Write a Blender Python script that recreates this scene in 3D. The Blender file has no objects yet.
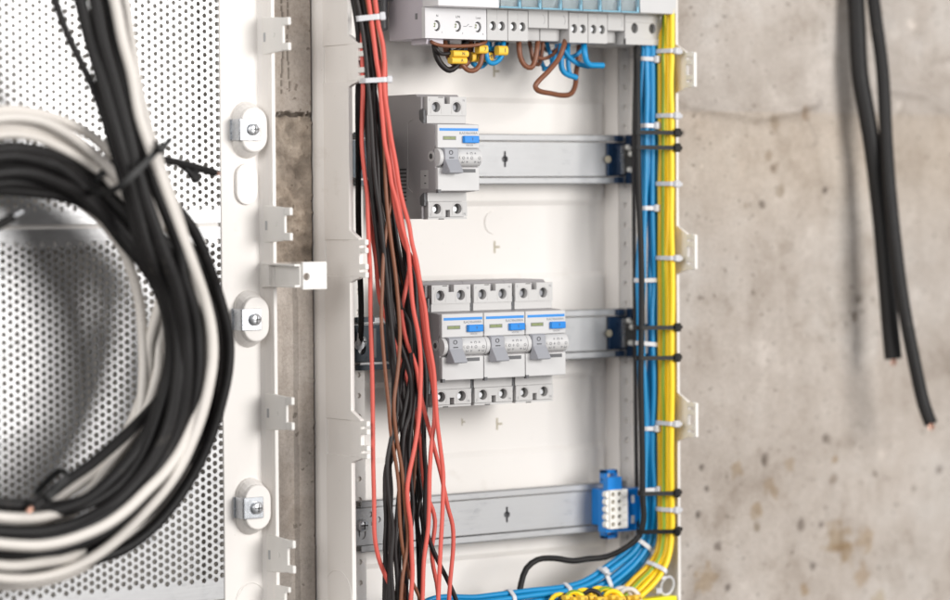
import bpy, bmesh, math, random
from mathutils import Vector, Matrix, noise

random.seed(7)
SC = bpy.context.scene
COL = SC.collection
S = 0.001                                   # all numbers below are millimetres

# ------------------------------------------------------------------ camera
TH, PH, ROLL = math.radians(35.673), math.radians(1.93737), -0.0072088
FPX, DIST = 2984.3, 2081.8
FW = Vector((math.sin(TH)*math.cos(PH), math.cos(TH)*math.cos(PH), -math.sin(PH)))
R0 = FW.cross(Vector((0, 0, 1))).normalized()
U0 = R0.cross(FW)
RV = math.cos(ROLL)*R0 + math.sin(ROLL)*U0
UV = math.cos(ROLL)*U0 - math.sin(ROLL)*R0
CAM = Vector((0, -20, 0)) - DIST*FW
cam = bpy.data.cameras.new("camera")
co = bpy.data.objects.new("camera", cam)
COL.objects.link(co)
M = Matrix(((RV.x, UV.x, -FW.x), (RV.y, UV.y, -FW.y), (RV.z, UV.z, -FW.z))).to_4x4()
M.translation = CAM*S
co.matrix_world = M
cam.sensor_width = 36
cam.lens = FPX/950*36
cam.clip_start, cam.clip_end = 0.05, 60
cam.dof.use_dof = True
cam.dof.focus_distance = 2.005
cam.dof.aperture_fstop = 3.5
SC.camera = co

# ------------------------------------------------------------------ light
W = bpy.data.worlds.new("World")
SC.world = W
W.use_nodes = True
wn = W.node_tree
bg = wn.nodes["Background"]
tc = wn.nodes.new("ShaderNodeTexCoord")
sep = wn.nodes.new("ShaderNodeSeparateXYZ")
wr = wn.nodes.new("ShaderNodeValToRGB")
mp = wn.nodes.new("ShaderNodeMapRange")
mp.inputs[1].default_value = -1
mp.inputs[2].default_value = 1
wn.links.new(tc.outputs["Generated"], sep.inputs[0])
wn.links.new(sep.outputs[2], mp.inputs[0])
wn.links.new(mp.outputs[0], wr.inputs[0])
wr.color_ramp.elements[0].color = (.30, .28, .26, 1)
wr.color_ramp.elements[1].color = (.85, .87, .92, 1)
wn.links.new(wr.outputs[0], bg.inputs[0])
dotn = wn.nodes.new("ShaderNodeVectorMath")
dotn.operation = 'DOT_PRODUCT'
dotn.inputs[1].default_value = (.62, -.76, .2)
wn.links.new(tc.outputs["Generated"], dotn.inputs[0])
side = wn.nodes.new("ShaderNodeMapRange")
side.interpolation_type = 'SMOOTHSTEP'
side.inputs[1].default_value = -.3
side.inputs[2].default_value = 1.0
side.inputs[3].default_value = .2
side.inputs[4].default_value = .55
wn.links.new(dotn.outputs["Value"], side.inputs[0])
wn.links.new(side.outputs[0], bg.inputs[1])


def area(name, loc, target, size, power, color):
    l = bpy.data.lights.new(name, 'AREA')
    l.shape = 'DISK'
    l.size = size
    l.energy = power
    l.color = color
    o = bpy.data.objects.new(name, l)
    COL.objects.link(o)
    o.location = Vector(loc)*S
    o.rotation_euler = (Vector(target)-Vector(loc)).to_track_quat('-Z', 'Y').to_euler()
    return o


area("key_softbox", (400, -1860, 300), (0, 0, 0), 0.9, 33, (1, .98, .955))
area("added_fill_light", (-2050, -1150, 650), (-50, 0, 0), 1.5, 36, (1, .985, .965))  # unseen fill lamp, added to lighten the left-facing sides
SC.view_settings.view_transform = 'Standard'
SC.view_settings.look = 'None'
SC.view_settings.gamma = 1
SC.view_settings.exposure = 0.12


def at(u, v, Y):
    """photo pixel (950x600) -> the point on the plane y = Y (mm)"""
    d = FW*FPX + RV*(u-475) - UV*(v-300)
    return CAM + d*((Y-CAM.y)/d.y)


# ------------------------------------------------------------------ materials
def new_mat(name):
    m = bpy.data.materials.new(name)
    m.use_nodes = True
    nt = m.node_tree
    return m, nt, nt.nodes["Principled BSDF"]


def surf(name, col, rough=.45, metal=0., var=.05, vscale=60, bump=.0, bscale=600, spec=.5, rvar=.1, trans=0, sss=0, alpha=1):
    m, nt, p = new_mat(name)
    tex = nt.nodes.new("ShaderNodeTexCoord")
    n = nt.nodes.new("ShaderNodeTexNoise")
    n.inputs["Scale"].default_value = vscale
    n.inputs["Detail"].default_value = 5
    n.inputs["Roughness"].default_value = .6
    nt.links.new(tex.outputs["Object"], n.inputs["Vector"])
    mix = nt.nodes.new("ShaderNodeMix")
    mix.data_type = 'RGBA'
    a = [max(0, c*(1-var)) for c in col]
    b = [min(1, c*(1+var)) for c in col]
    mix.inputs[6].default_value = (*a, 1)
    mix.inputs[7].default_value = (*b, 1)
    nt.links.new(n.outputs[0], mix.inputs[0])
    nt.links.new(mix.outputs[2], p.inputs["Base Color"])
    mr = nt.nodes.new("ShaderNodeMapRange")
    mr.inputs[3].default_value = max(.02, rough-rvar)
    mr.inputs[4].default_value = min(1, rough+rvar)
    nt.links.new(n.outputs[0], mr.inputs[0])
    nt.links.new(mr.outputs[0], p.inputs["Roughness"])
    p.inputs["Metallic"].default_value = metal
    p.inputs["Specular IOR Level"].default_value = spec
    if trans:
        p.inputs["Transmission Weight"].default_value = trans
    if sss:
        p.inputs["Subsurface Weight"].default_value = sss
        p.inputs["Subsurface Radius"].default_value = (.003, .003, .003)
    if bump:
        n2 = nt.nodes.new("ShaderNodeTexNoise")
        n2.inputs["Scale"].default_value = bscale
        n2.inputs["Detail"].default_value = 3
        nt.links.new(tex.outputs["Object"], n2.inputs["Vector"])
        bp = nt.nodes.new("ShaderNodeBump")
        bp.inputs["Strength"].default_value = bump
        bp.inputs["Distance"].default_value = .0004
        nt.links.new(n2.outputs[0], bp.inputs["Height"])
        nt.links.new(bp.outputs[0], p.inputs["Normal"])
    return m


def dusty(m, amount=.35, scale=38):
    """fine dust specks, scuffs and faint finger marks over a plain plastic"""
    nt = m.node_tree
    p = nt.nodes["Principled BSDF"]
    src = p.inputs["Base Color"].links[0].from_socket
    tex = nt.nodes.new("ShaderNodeTexCoord")
    a = nt.nodes.new("ShaderNodeTexNoise")
    a.inputs["Scale"].default_value = scale
    a.inputs["Detail"].default_value = 9
    a.inputs["Roughness"].default_value = .72
    nt.links.new(tex.outputs["Object"], a.inputs["Vector"])
    r = nt.nodes.new("ShaderNodeValToRGB")
    r.color_ramp.elements[0].position = .60
    r.color_ramp.elements[1].position = .80
    r.color_ramp.elements[0].color = (0, 0, 0, 1)
    r.color_ramp.elements[1].color = (1, 1, 1, 1)
    nt.links.new(a.outputs[0], r.inputs[0])
    b = nt.nodes.new("ShaderNodeTexVoronoi")
    b.inputs["Scale"].default_value = 130
    nt.links.new(tex.outputs["Object"], b.inputs["Vector"])
    c = nt.nodes.new("ShaderNodeMath")
    c.operation = 'LESS_THAN'
    c.inputs[1].default_value = .045
    nt.links.new(b.outputs["Distance"], c.inputs[0])
    d = nt.nodes.new("ShaderNodeMath")
    d.operation = 'MAXIMUM'
    nt.links.new(r.outputs[0], d.inputs[0])
    nt.links.new(c.outputs[0], d.inputs[1])
    e = nt.nodes.new("ShaderNodeMath")
    e.operation = 'MULTIPLY'
    e.inputs[1].default_value = amount
    nt.links.new(d.outputs[0], e.inputs[0])
    mx = nt.nodes.new("ShaderNodeMix")
    mx.data_type = 'RGBA'
    mx.inputs[7].default_value = (.45, .39, .32, 1)
    nt.links.new(e.outputs[0], mx.inputs[0])
    nt.links.new(src, mx.inputs[6])
    nt.links.new(mx.outputs[2], p.inputs["Base Color"])
    return m


def galvanised(name, base=.62, metal=.55, rough=.42):
    """zinc plate: spangle, drawn streaks and small scratches"""
    m, nt, p = new_mat(name)
    tex = nt.nodes.new("ShaderNodeTexCoord")
    v = nt.nodes.new("ShaderNodeTexVoronoi")
    v.inputs["Scale"].default_value = 260
    nt.links.new(tex.outputs["Object"], v.inputs["Vector"])
    mpn = nt.nodes.new("ShaderNodeMapping")
    mpn.inputs["Scale"].default_value = (40, 300, 900)
    nt.links.new(tex.outputs["Object"], mpn.inputs["Vector"])
    n = nt.nodes.new("ShaderNodeTexNoise")
    n.inputs["Scale"].default_value = 1
    n.inputs["Detail"].default_value = 6
    nt.links.new(mpn.outputs[0], n.inputs["Vector"])
    n2 = nt.nodes.new("ShaderNodeTexNoise")
    n2.inputs["Scale"].default_value = 35
    n2.inputs["Detail"].default_value = 6
    nt.links.new(tex.outputs["Object"], n2.inputs["Vector"])
    a = nt.nodes.new("ShaderNodeMath")
    a.operation = 'ADD'
    nt.links.new(n.outputs[0], a.inputs[0])
    nt.links.new(n2.outputs[0], a.inputs[1])
    b = nt.nodes.new("ShaderNodeMath")
    b.operation = 'MULTIPLY_ADD'
    nt.links.new(v.outputs["Color"], b.inputs[0])
    b.inputs[1].default_value = .25
    nt.links.new(a.outputs[0], b.inputs[2])
    r = nt.nodes.new("ShaderNodeValToRGB")
    r.color_ramp.elements[0].position = .7
    r.color_ramp.elements[1].position = 1.45
    c = base
    r.color_ramp.elements[0].color = (c*.86, c*.87, c*.9, 1)
    r.color_ramp.elements[1].color = (min(1, c*1.12), min(1, c*1.12), min(1, c*1.13), 1)
    nt.links.new(b.outputs[0], r.inputs[0])
    nt.links.new(r.outputs[0], p.inputs["Base Color"])
    mr = nt.nodes.new("ShaderNodeMapRange")
    mr.inputs[1].default_value = .6
    mr.inputs[2].default_value = 1.5
    mr.inputs[3].default_value = rough-.12
    mr.inputs[4].default_value = rough+.12
    nt.links.new(b.outputs[0], mr.inputs[0])
    nt.links.new(mr.outputs[0], p.inputs["Roughness"])
    p.inputs["Metallic"].default_value = metal
    bp = nt.nodes.new("ShaderNodeBump")
    bp.inputs["Strength"].default_value = .15
    bp.inputs["Distance"].default_value = .0003
    nt.links.new(b.outputs[0], bp.inputs["Height"])
    nt.links.new(bp.outputs[0], p.inputs["Normal"])
    return m


def striped(name, ye=(.93, .63, .012, 1)):
    """earth-wire insulation: yellow with a green band along it (uses the tube's own UV)"""
    m, nt, p = new_mat(name)
    uv = nt.nodes.new("ShaderNodeUVMap")
    sp = nt.nodes.new("ShaderNodeSeparateXYZ")
    nt.links.new(uv.outputs[0], sp.inputs[0])
    fr = nt.nodes.new("ShaderNodeMath")
    fr.operation = 'FRACT'
    nt.links.new(sp.outputs[0], fr.inputs[0])
    r = nt.nodes.new("ShaderNodeValToRGB")
    r.color_ramp.interpolation = 'LINEAR'
    e = r.color_ramp.elements
    e[0].position, e[0].color = 0, ye
    e[1].position, e[1].color = .76, ye
    x = e.new(.79)
    x.color = (.20, .33, .02, 1)
    x = e.new(.97)
    x.color = (.20, .33, .02, 1)
    x = e.new(1)
    x.color = ye
    nt.links.new(fr.outputs[0], r.inputs[0])
    nt.links.new(r.outputs[0], p.inputs["Base Color"])
    p.inputs["Roughness"].default_value = .42
    return m


def concrete(name):
    m, nt, p = new_mat(name)
    L = nt.links
    tex = nt.nodes.new("ShaderNodeTexCoord")
    att = nt.nodes.new("ShaderNodeAttribute")
    att.attribute_name = "tone"

    def nz(scale, detail, rough=.6, vec=None):
        n = nt.nodes.new("ShaderNodeTexNoise")
        n.inputs["Scale"].default_value = scale
        n.inputs["Detail"].default_value = detail
        n.inputs["Roughness"].default_value = rough
        L.new(vec or tex.outputs["Object"], n.inputs["Vector"])
        return n.outputs[0]

    def ramp(src, stops):
        r = nt.nodes.new("ShaderNodeValToRGB")
        e = r.color_ramp.elements
        e[0].position, e[0].color = stops[0][0], (*stops[0][1], 1)
        e[1].position, e[1].color = stops[-1][0], (*stops[-1][1], 1)
        for q, c in stops[1:-1]:
            x = e.new(q)
            x.color = (*c, 1)
        L.new(src, r.inputs[0])
        return r.outputs[0]

    def mul(a, b, fac=1.):
        x = nt.nodes.new("ShaderNodeMix")
        x.data_type = 'RGBA'
        x.blend_type = 'MULTIPLY'
        x.inputs[0].default_value = fac
        L.new(a, x.inputs[6])
        L.new(b, x.inputs[7])
        return x.outputs[2]
    wv = nt.nodes.new("ShaderNodeTexNoise")
    wv.inputs["Scale"].default_value = 22
    wv.inputs["Detail"].default_value = 4
    L.new(tex.outputs["Object"], wv.inputs["Vector"])
    wv2 = nt.nodes.new("ShaderNodeVectorMath")
    wv2.operation = 'MULTIPLY_ADD'
    wv2.inputs[1].default_value = (.06, .06, .06)
    L.new(wv.outputs["Color"], wv2.inputs[0])
    L.new(tex.outputs["Object"], wv2.inputs[2])
    base = ramp(nz(9, 8, .65), [(.3, (.43, .375, .328)), (.5, (.515, .46, .412)), (.72, (.585, .545, .505))])
    patch = ramp(nz(19, 7, .68, wv2.outputs[0]), [(.30, (.70, .665, .63)), (.47, (.95, .94, .93)), (.58, (1, 1, 1)), (.70, (1.17, 1.18, 1.19))])
    fine = ramp(nz(420, 6, .75), [(.25, (.74, .73, .72)), (.5, (.97, .97, .97)), (.8, (1.12, 1.12, 1.12))])
    mpn = nt.nodes.new("ShaderNodeMapping")
    mpn.inputs["Scale"].default_value = (60, 60, 14)
    L.new(tex.outputs["Object"], mpn.inputs["Vector"])
    streak = ramp(nz(1.4, 5, .6, mpn.outputs[0]), [(.3, (.93, .925, .92)), (.6, (1, 1, 1)), (.9, (1.04, 1.04, 1.04))])
    v = nt.nodes.new("ShaderNodeTexVoronoi")
    v.inputs["Scale"].default_value = 95
    v.inputs["Randomness"].default_value = 1
    wp = nt.nodes.new("ShaderNodeTexNoise")
    wp.inputs["Scale"].default_value = 160
    wp.inputs["Detail"].default_value = 3
    L.new(tex.outputs["Object"], wp.inputs["Vector"])
    wa = nt.nodes.new("ShaderNodeVectorMath")
    wa.operation = 'MULTIPLY_ADD'
    wa.inputs[1].default_value = (.011, .011, .011)
    L.new(wp.outputs["Color"], wa.inputs[0])
    L.new(tex.outputs["Object"], wa.inputs[2])
    L.new(wa.outputs[0], v.inputs["Vector"])
    pit0 = nt.nodes.new("ShaderNodeMath")
    pit0.operation = 'MULTIPLY_ADD'
    pit0.inputs[1].default_value = -.19
    L.new(nz(17, 3), pit0.inputs[0])
    L.new(v.outputs["Distance"], pit0.inputs[2])
    pit = ramp(pit0.outputs[0], [(0, (.5, .48, .46)), (.012, (.5, .48, .46)), (.06, (1, 1, 1))])
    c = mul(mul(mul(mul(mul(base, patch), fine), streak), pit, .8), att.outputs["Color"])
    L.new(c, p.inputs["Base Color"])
    p.inputs["Roughness"].default_value = .88
    p.inputs["Specular IOR Level"].default_value = .25
    h = nt.nodes.new("ShaderNodeMath")
    h.operation = 'MULTIPLY_ADD'
    h.inputs[1].default_value = .5
    L.new(nz(420, 6, .75), h.inputs[0])
    L.new(nz(60, 6, .7), h.inputs[2])
    bp = nt.nodes.new("ShaderNodeBump")
    bp.inputs["Strength"].default_value = .8
    bp.inputs["Distance"].default_value = .0022
    L.new(h.outputs[0], bp.inputs["Height"])
    L.new(bp.outputs[0], p.inputs["Normal"])
    return m


MT = {
    'shell': surf("enclosure_plastic", (.80, .765, .73), .48, var=.025, vscale=25, bump=.06, bscale=900),
    'backshell': surf("enclosure_back_plastic", (.52, .49, .45), .55, var=.08, vscale=30),
    'clip': surf("clip_plastic", (.78, .755, .72), .4, var=.02, sss=.15),
    'dev': surf("device_plastic", (.50, .49, .482), .42, var=.02, bump=.08, bscale=1500),
    'devbody_shaded': surf("device_plastic_shaded", (.34, .322, .328), .45, var=.03, bump=.08, bscale=1300),  # same grey device plastic, darkened to put the side shade into its colour
    'devfront': surf("device_front_plastic", (.535, .528, .525), .38, var=.02, bump=.05, bscale=1500),
    'module': surf("module_plastic", (.54, .50, .545), .45, var=.03, bump=.08, bscale=1200),
    'modfront': surf("module_front_plastic", (.64, .63, .64), .38, var=.015),
    'dark': surf("dark_cavity_plastic", (.07, .068, .065), .6),
    'grey': surf("grey_shutter_plastic", (.42, .42, .43), .45),
    'lever': surf("lever_grey_plastic", (.30, .305, .33), .38, var=.04),
    'ink': surf("printed_ink", (.05, .05, .055), .6),
    'paleink': surf("pale_printed_ink", (.2, .2, .21), .6),
    'darknavy': surf("slate_plastic", (.035, .047, .06), .3, .2, var=.3, vscale=200),
    'navy': surf("navy_plastic", (.008, .028, .07), .3, .2, var=.3, vscale=200),
    'blue': surf("blue_plastic", (.006, .20, .60), .34, var=.06),
    'stripe': surf("blue_print", (.02, .22, .60), .45),
    'window': surf("indicator_window", (.21, .245, .11), .3, var=.15, vscale=300),
    'clearblue': surf("clear_blue_cover", (.36, .66, .82), .2, trans=.45),
    'screw': surf("screw_steel", (.62, .63, .65), .36, .8, var=.1, vscale=400),
    'bracket': surf("zinc_bracket", (.58, .60, .63), .27, 1., var=.1, vscale=150),
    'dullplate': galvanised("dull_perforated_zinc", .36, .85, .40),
    'rail': galvanised("rail_zinc", .41, .5, .46),
    'plate': galvanised("perforated_zinc", .46, .88, .36),
    'red': surf("red_insulation", (.61, .10, .075), .5, var=.08, vscale=120),
    'black': surf("black_insulation", (.016, .0125, .0125), .48, var=.25, vscale=90, spec=.4),
    'sheath': surf("black_sheath", (.014, .013, .013), .5, var=.25, vscale=60, bump=.2, bscale=300, spec=.22),
    'white': surf("white_insulation", (.64, .60, .555), .45, var=.08, vscale=60),
    'brown': surf("brown_insulation", (.19, .070, .034), .42, var=.12, vscale=120),
    'wblue': surf("blue_insulation", (.002, .232, .50), .42, var=.10, vscale=60),
    'earth': striped("earth_insulation"),
    'amber': striped("earth_insulation_amber", (.74, .45, .012, 1)),
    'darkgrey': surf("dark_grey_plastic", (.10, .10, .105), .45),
    'clear': surf("clear_cover_plastic", (.86, .93, .96), .12, trans=.93),
    'tie': surf("white_nylon", (.60, .60, .62), .4, var=.04, sss=.2),
    'btie': surf("black_nylon", (.010, .010, .010), .5, var=.2, spec=.3),
    'marker': surf("yellow_marker_plastic", (.86, .53, .05), .45, var=.05),
    'copper': surf("copper_strands", (.72, .42, .32), .4, 1, var=.15, vscale=900),
    'lemon': surf("lemon_plastic", (.90, .80, .01), .4, var=.03),
    'conn': surf("ivory_connector_plastic", (.82, .80, .75), .42, var=.02),
    'concrete': concrete("raw_concrete"),
    'smudge': surf("scuffed_plastic", (.42, .37, .27), .6),
}

for k_, am, sc_ in (('shell', .36, 34), ('dev', .22, 70), ('devfront', .16, 80), ('module', .2, 60), ('modfront', .14, 70), ('clip', .2, 60), ('sheath', .10, 55), ('black', .07, 90), ('red', .10, 90), ('white', .25, 60), ('wblue', .08, 80)):
    dusty(MT[k_], am, sc_)


# ------------------------------------------------------------------ mesh helpers
class MB:
    def __init__(s):
        s.v, s.f, s.uv, s.smooth = [], [], [], set()

    def add(s, vs, fs, smooth=False, uvs=None):
        o = len(s.v)
        s.v += [Vector(p) for p in vs]
        for i, f in enumerate(fs):
            if smooth:
                s.smooth.add(len(s.f))
            s.f.append([k+o for k in f])
            s.uv.append(uvs[i] if uvs else None)
        return s

    def box(s, x0, x1, y0, y1, z0, z1):
        v = [(x, y, z) for x in (x0, x1) for y in (y0, y1) for z in (z0, z1)]
        return s.add(v, [(0, 1, 3, 2), (4, 6, 7, 5), (0, 4, 5, 1), (2, 3, 7, 6), (0, 2, 6, 4), (1, 5, 7, 3)])

    def prism(s, pts, ax, a, b, pts2=None):
        """polygon swept along axis ax from a to b; polygon coords are the two other axes in order"""
        def P(p, t):
            return [(t, p[0], p[1]), (p[0], t, p[1]), (p[0], p[1], t)][ax]
        n = len(pts)
        q = pts2 or pts
        v = [P(p, a) for p in pts]+[P(p, b) for p in q]
        f = [list(range(n))[::-1], list(range(n, 2*n))]+[(i, (i+1) % n, n+(i+1) % n, n+i) for i in range(n)]
        return s.add(v, f)

    def cyl(s, c, ax, r, h, n=20, r2=None, smooth=True):
        c = Vector(c)
        A = Vector([(1, 0, 0), (0, 1, 0), (0, 0, 1)][ax]) if isinstance(ax, int) else Vector(ax).normalized()
        B = A.orthogonal().normalized()
        C = A.cross(B)
        r2 = r if r2 is None else r2
        ring = lambda r, t: [c+A*t+(B*math.cos(i*2*math.pi/n)+C*math.sin(i*2*math.pi/n))*r for i in range(n)]
        v = ring(r, 0)+ring(r2, h)
        s.add(v, [(i, (i+1) % n, n+(i+1) % n, n+i) for i in range(n)], smooth)
        s.add(ring(r, 0), [list(range(n))[::-1]])
        s.add(ring(r2, h), [list(range(n))])
        return s

    def dome(s, c, ax, r, h, n=18, k=4):
        c = Vector(c)
        A = Vector(ax).normalized()
        B = A.orthogonal().normalized()
        C = A.cross(B)
        v = []
        for j in range(k):
            a = j/k*math.pi/2
            for i in range(n):
                t = i*2*math.pi/n
                v.append(c+A*h*math.sin(a)+(B*math.cos(t)+C*math.sin(t))*r*math.cos(a))
        v.append(c+A*h)
        f = [(j*n+i, j*n+(i+1) % n, (j+1)*n+(i+1) % n, (j+1)*n+i) for j in range(k-1) for i in range(n)]
        f += [((k-1)*n+i, (k-1)*n+(i+1) % n, k*n) for i in range(n)]
        return s.add(v, f, True)

    def cell(s, x0, x1, z0, z1, y, cx, cz, r, depth, n=16, bottom=False, rz=None):
        """rectangle in the plane y with a round hole whose wall goes back by depth"""
        rz = rz or r
        cir, rec = [], []
        for i in range(n):
            a = (i+.5)*2*math.pi/n
            dx, dz = math.cos(a), math.sin(a)
            cir.append((cx+r*dx, y, cz+rz*dz))
            t = min(((x1-cx)/dx if dx > 1e-9 else (x0-cx)/dx if dx < -1e-9 else 1e9),
                    ((z1-cz)/dz if dz > 1e-9 else (z0-cz)/dz if dz < -1e-9 else 1e9))
            rec.append((cx+dx*t, y, cz+dz*t))
        for X, Z in ((x0, z0), (x1, z0), (x1, z1), (x0, z1)):      # snap nearest boundary points to the corners
            k = min(range(n), key=lambda i: (rec[i][0]-X)**2+(rec[i][2]-Z)**2)
            rec[k] = (X, y, Z)
        back = [(p[0], y+depth, p[2]) for p in cir]
        v = cir+rec+back
        f = []
        for i in range(n):
            j = (i+1) % n
            f.append((i, n+i, n+j, j))
            f.append((i, j, 2*n+j, 2*n+i))
        if bottom:
            f.append([2*n+i for i in range(n)])
        return s.add(v, f)

    def tube(s, pts, r, n=10, cap=True, ry=None, twist=0., u0=0.):
        P = [Vector(p) for p in pts]
        T = []
        for i in range(len(P)):
            a = P[max(i-1, 0)]
            b = P[min(i+1, len(P)-1)]
            T.append((b-a).normalized())
        N = T[0].orthogonal().normalized()
        if abs(T[0].dot(Vector((0, -1, 0)))) < .9:
            N = (Vector((0, -1, 0))-T[0]*T[0].dot(Vector((0, -1, 0)))).normalized()
        v, L, ln = [], [], 0
        rr = r if callable(r) else (lambda t: r)
        for i, p in enumerate(P):
            N = (N-T[i]*N.dot(T[i])).normalized()
            B = T[i].cross(N)
            if i:
                ln += (P[i]-P[i-1]).length
            L.append(ln)
            q = rr(i/(len(P)-1))
            for k in range(n):
                a = k*2*math.pi/n
                v.append(p+N*math.cos(a)*q+B*math.sin(a)*q)
        f, uvs = [], []
        for i in range(len(P)-1):
            for k in range(n):
                k2 = (k+1) % n
                f.append((i*n+k, i*n+k2, (i+1)*n+k2, (i+1)*n+k))
                a, b = k/n+u0, (k+1)/n+u0
                c0, c1 = L[i]*twist, L[i+1]*twist
                uvs.append([(a+c0, L[i]), (b+c0, L[i]), (b+c1, L[i+1]), (a+c1, L[i+1])])
        s.add(v, f, True, uvs)
        if cap:
            s.add(v[:n], [list(range(n))[::-1]])
            s.add(v[-n:], [list(range(n))])
        return s

    def build(s, name, mat, parent=None, origin=None, bevel=0, seg=2, angle=35):
        if parent is not None:
            og = parent_world(parent)
        elif origin is not None:
            og = Vector(origin)
        else:
            og = Vector((0, 0, 0))
        sub = og if not getattr(s, 'local', False) else Vector((0, 0, 0))
        me = bpy.data.meshes.new(name)
        me.from_pydata([(p-sub)*S for p in s.v], [], s.f)
        if any(u for u in s.uv):
            ul = me.uv_layers.new(name="UVMap")
            for p in me.polygons:
                u = s.uv[p.index]
                if u:
                    for li, c in zip(p.loop_indices, u):
                        ul.data[li].uv = c
        for i in s.smooth:
            me.polygons[i].use_smooth = True
        if not getattr(s, 'keep', False):
            bm = bmesh.new()
            bm.from_mesh(me)
            bmesh.ops.recalc_face_normals(bm, faces=bm.faces)
            bm.to_mesh(me)
            bm.free()
        ml = mat if isinstance(mat, list) else [mat]
        for m in ml:
            me.materials.append(MT[m] if isinstance(m, str) else m)
        o = bpy.data.objects.new(name, me)
        COL.objects.link(o)
        if parent is not None:
            o.parent = parent
        else:
            o.location = og*S
        if bevel:
            b = o.modifiers.new("bevel", 'BEVEL')
            b.width = bevel*S
            b.segments = seg
            b.limit_method = 'ANGLE'
            b.angle_limit = math.radians(angle)
        return o


def parent_world(o):
    w = Vector((0, 0, 0))
    while o is not None:
        w += Vector(o.location)/S
        o = o.parent
    return w


def tag(o, label=None, cat=None, group=None, kind=None):
    for k, v in (('label', label), ('category', cat), ('group', group), ('kind', kind)):
        if v:
            o[k] = v
    return o


def thing(name, label, cat, loc, group=None):
    o = bpy.data.objects.new(name, None)
    COL.objects.link(o)
    o.empty_display_size = .01
    o.location = Vector(loc)*S
    return tag(o, label, cat, group)


def copy_tree(o, loc, label=None, parent=None):
    c = o.copy()
    COL.objects.link(c)
    if parent is not None:
        c.parent = parent
    else:
        c.location = Vector(loc)*S
    if label:
        c['label'] = label
    for ch in list(o.children):
        copy_tree(ch, None, None, c)
    return c


def smooth_path(P, step=4.0):
    """Catmull-Rom through the points, resampled"""
    P = [Vector(p) for p in P]
    if len(P) < 3:
        return P
    Q = [P[0]*2-P[1]]+P+[P[-1]*2-P[-2]]
    out = []
    for i in range(1, len(Q)-2):
        a, b, c, d = Q[i-1:i+3]
        ta = 0
        tb = ta+max(1e-3, (b-a).length)**.5
        tcc = tb+max(1e-3, (c-b).length)**.5
        td = tcc+max(1e-3, (d-c).length)**.5
        m = max(2, int((c-b).length/step))
        for k in range(m):
            t = tb+(tcc-tb)*k/m
            A1 = a*((tb-t)/(tb-ta))+b*((t-ta)/(tb-ta))
            A2 = b*((tcc-t)/(tcc-tb))+c*((t-tb)/(tcc-tb))
            A3 = c*((td-t)/(td-tcc))+d*((t-tcc)/(td-tcc))
            B1 = A1*((tcc-t)/(tcc-ta))+A2*((t-ta)/(tcc-ta))
            B2 = A2*((td-t)/(td-tb))+A3*((t-tb)/(td-tb))
            out.append(B1*((tcc-t)/(tcc-tb))+B2*((t-tb)/(tcc-tb)))
    out.append(P[-1])
    return out


def px(L, Y=None):
    return [at(p[0], p[1], p[2] if len(p) > 2 else Y) for p in L]


PATHS = []


def wire(name, pts, r, mat, label, cat='wire', group=None, step=4, n=10, twist=0, u0=0):
    pts = list(pts)
    if pts[0].z > 196 and pts[0].z > pts[1].z:              # cables run on beyond the picture
        d = (pts[0]-pts[1]).normalized()
        pts.insert(0, pts[0]+Vector((d.x*30, d.y*20, 85)))
    if pts[-1].z < -196 and pts[-1].z < pts[-2].z:
        d = (pts[-1]-pts[-2]).normalized()
        pts.append(pts[-1]+Vector((d.x*30, d.y*15, -70)))
    path = smooth_path(pts, step)
    PATHS.append((group or label, path, r))
    o = MB().tube(path, r, n, True, twist=twist, u0=u0).build(name, mat, origin=path[0])
    return tag(o, label, cat, group)


def text(body, size, x, y, z, mat, parent, name='lettering', align='CENTER', sx=1., depth=.05):
    c = bpy.data.curves.new(name, 'FONT')
    c.body = body
    c.size = size*S
    c.align_x = align
    c.align_y = 'CENTER'
    c.extrude = depth*S
    c.resolution_u = 2
    t = bpy.data.objects.new(name, c)
    COL.objects.link(t)
    dg = bpy.context.evaluated_depsgraph_get()
    me = bpy.data.meshes.new_from_object(t.evaluated_get(dg))
    bpy.data.objects.remove(t)
    me.name = name
    for v in me.vertices:
        p = v.co
        v.co = Vector((p.x*sx, -p.z, p.y))
    me.materials.clear()
    me.materials.append(MT[mat])
    o = bpy.data.objects.new(name, me)
    COL.objects.link(o)
    o.parent = parent
    o.location = (Vector((x, y, z))-parent_world(parent))*S
    return o


def stadium(cx, cz, w, h, n=8):
    r = w/2
    k = h/2-r
    return [(cx+r*math.cos(a), cz+k+r*math.sin(a)) for a in [math.pi*i/n for i in range(n+1)]] + \
           [(cx+r*math.cos(a), cz-k+r*math.sin(a)) for a in [math.pi+math.pi*i/n for i in range(n+1)]]


# ------------------------------------------------------------------ wall (raw concrete round the two recesses)
WY = -28.
XF = -137.6                     # plaster joint beside the flange
XL, XR = -135., 143.            # outer faces of the distribution box
BX = -178.5                     # right face of the left box
ZT, ZB = 300., -300.


def seg_dist(p, a, b):
    d = b-a
    t = max(0, min(1, (p-a).dot(d)/d.length_squared))
    return (p-a-d*t).length, t


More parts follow.
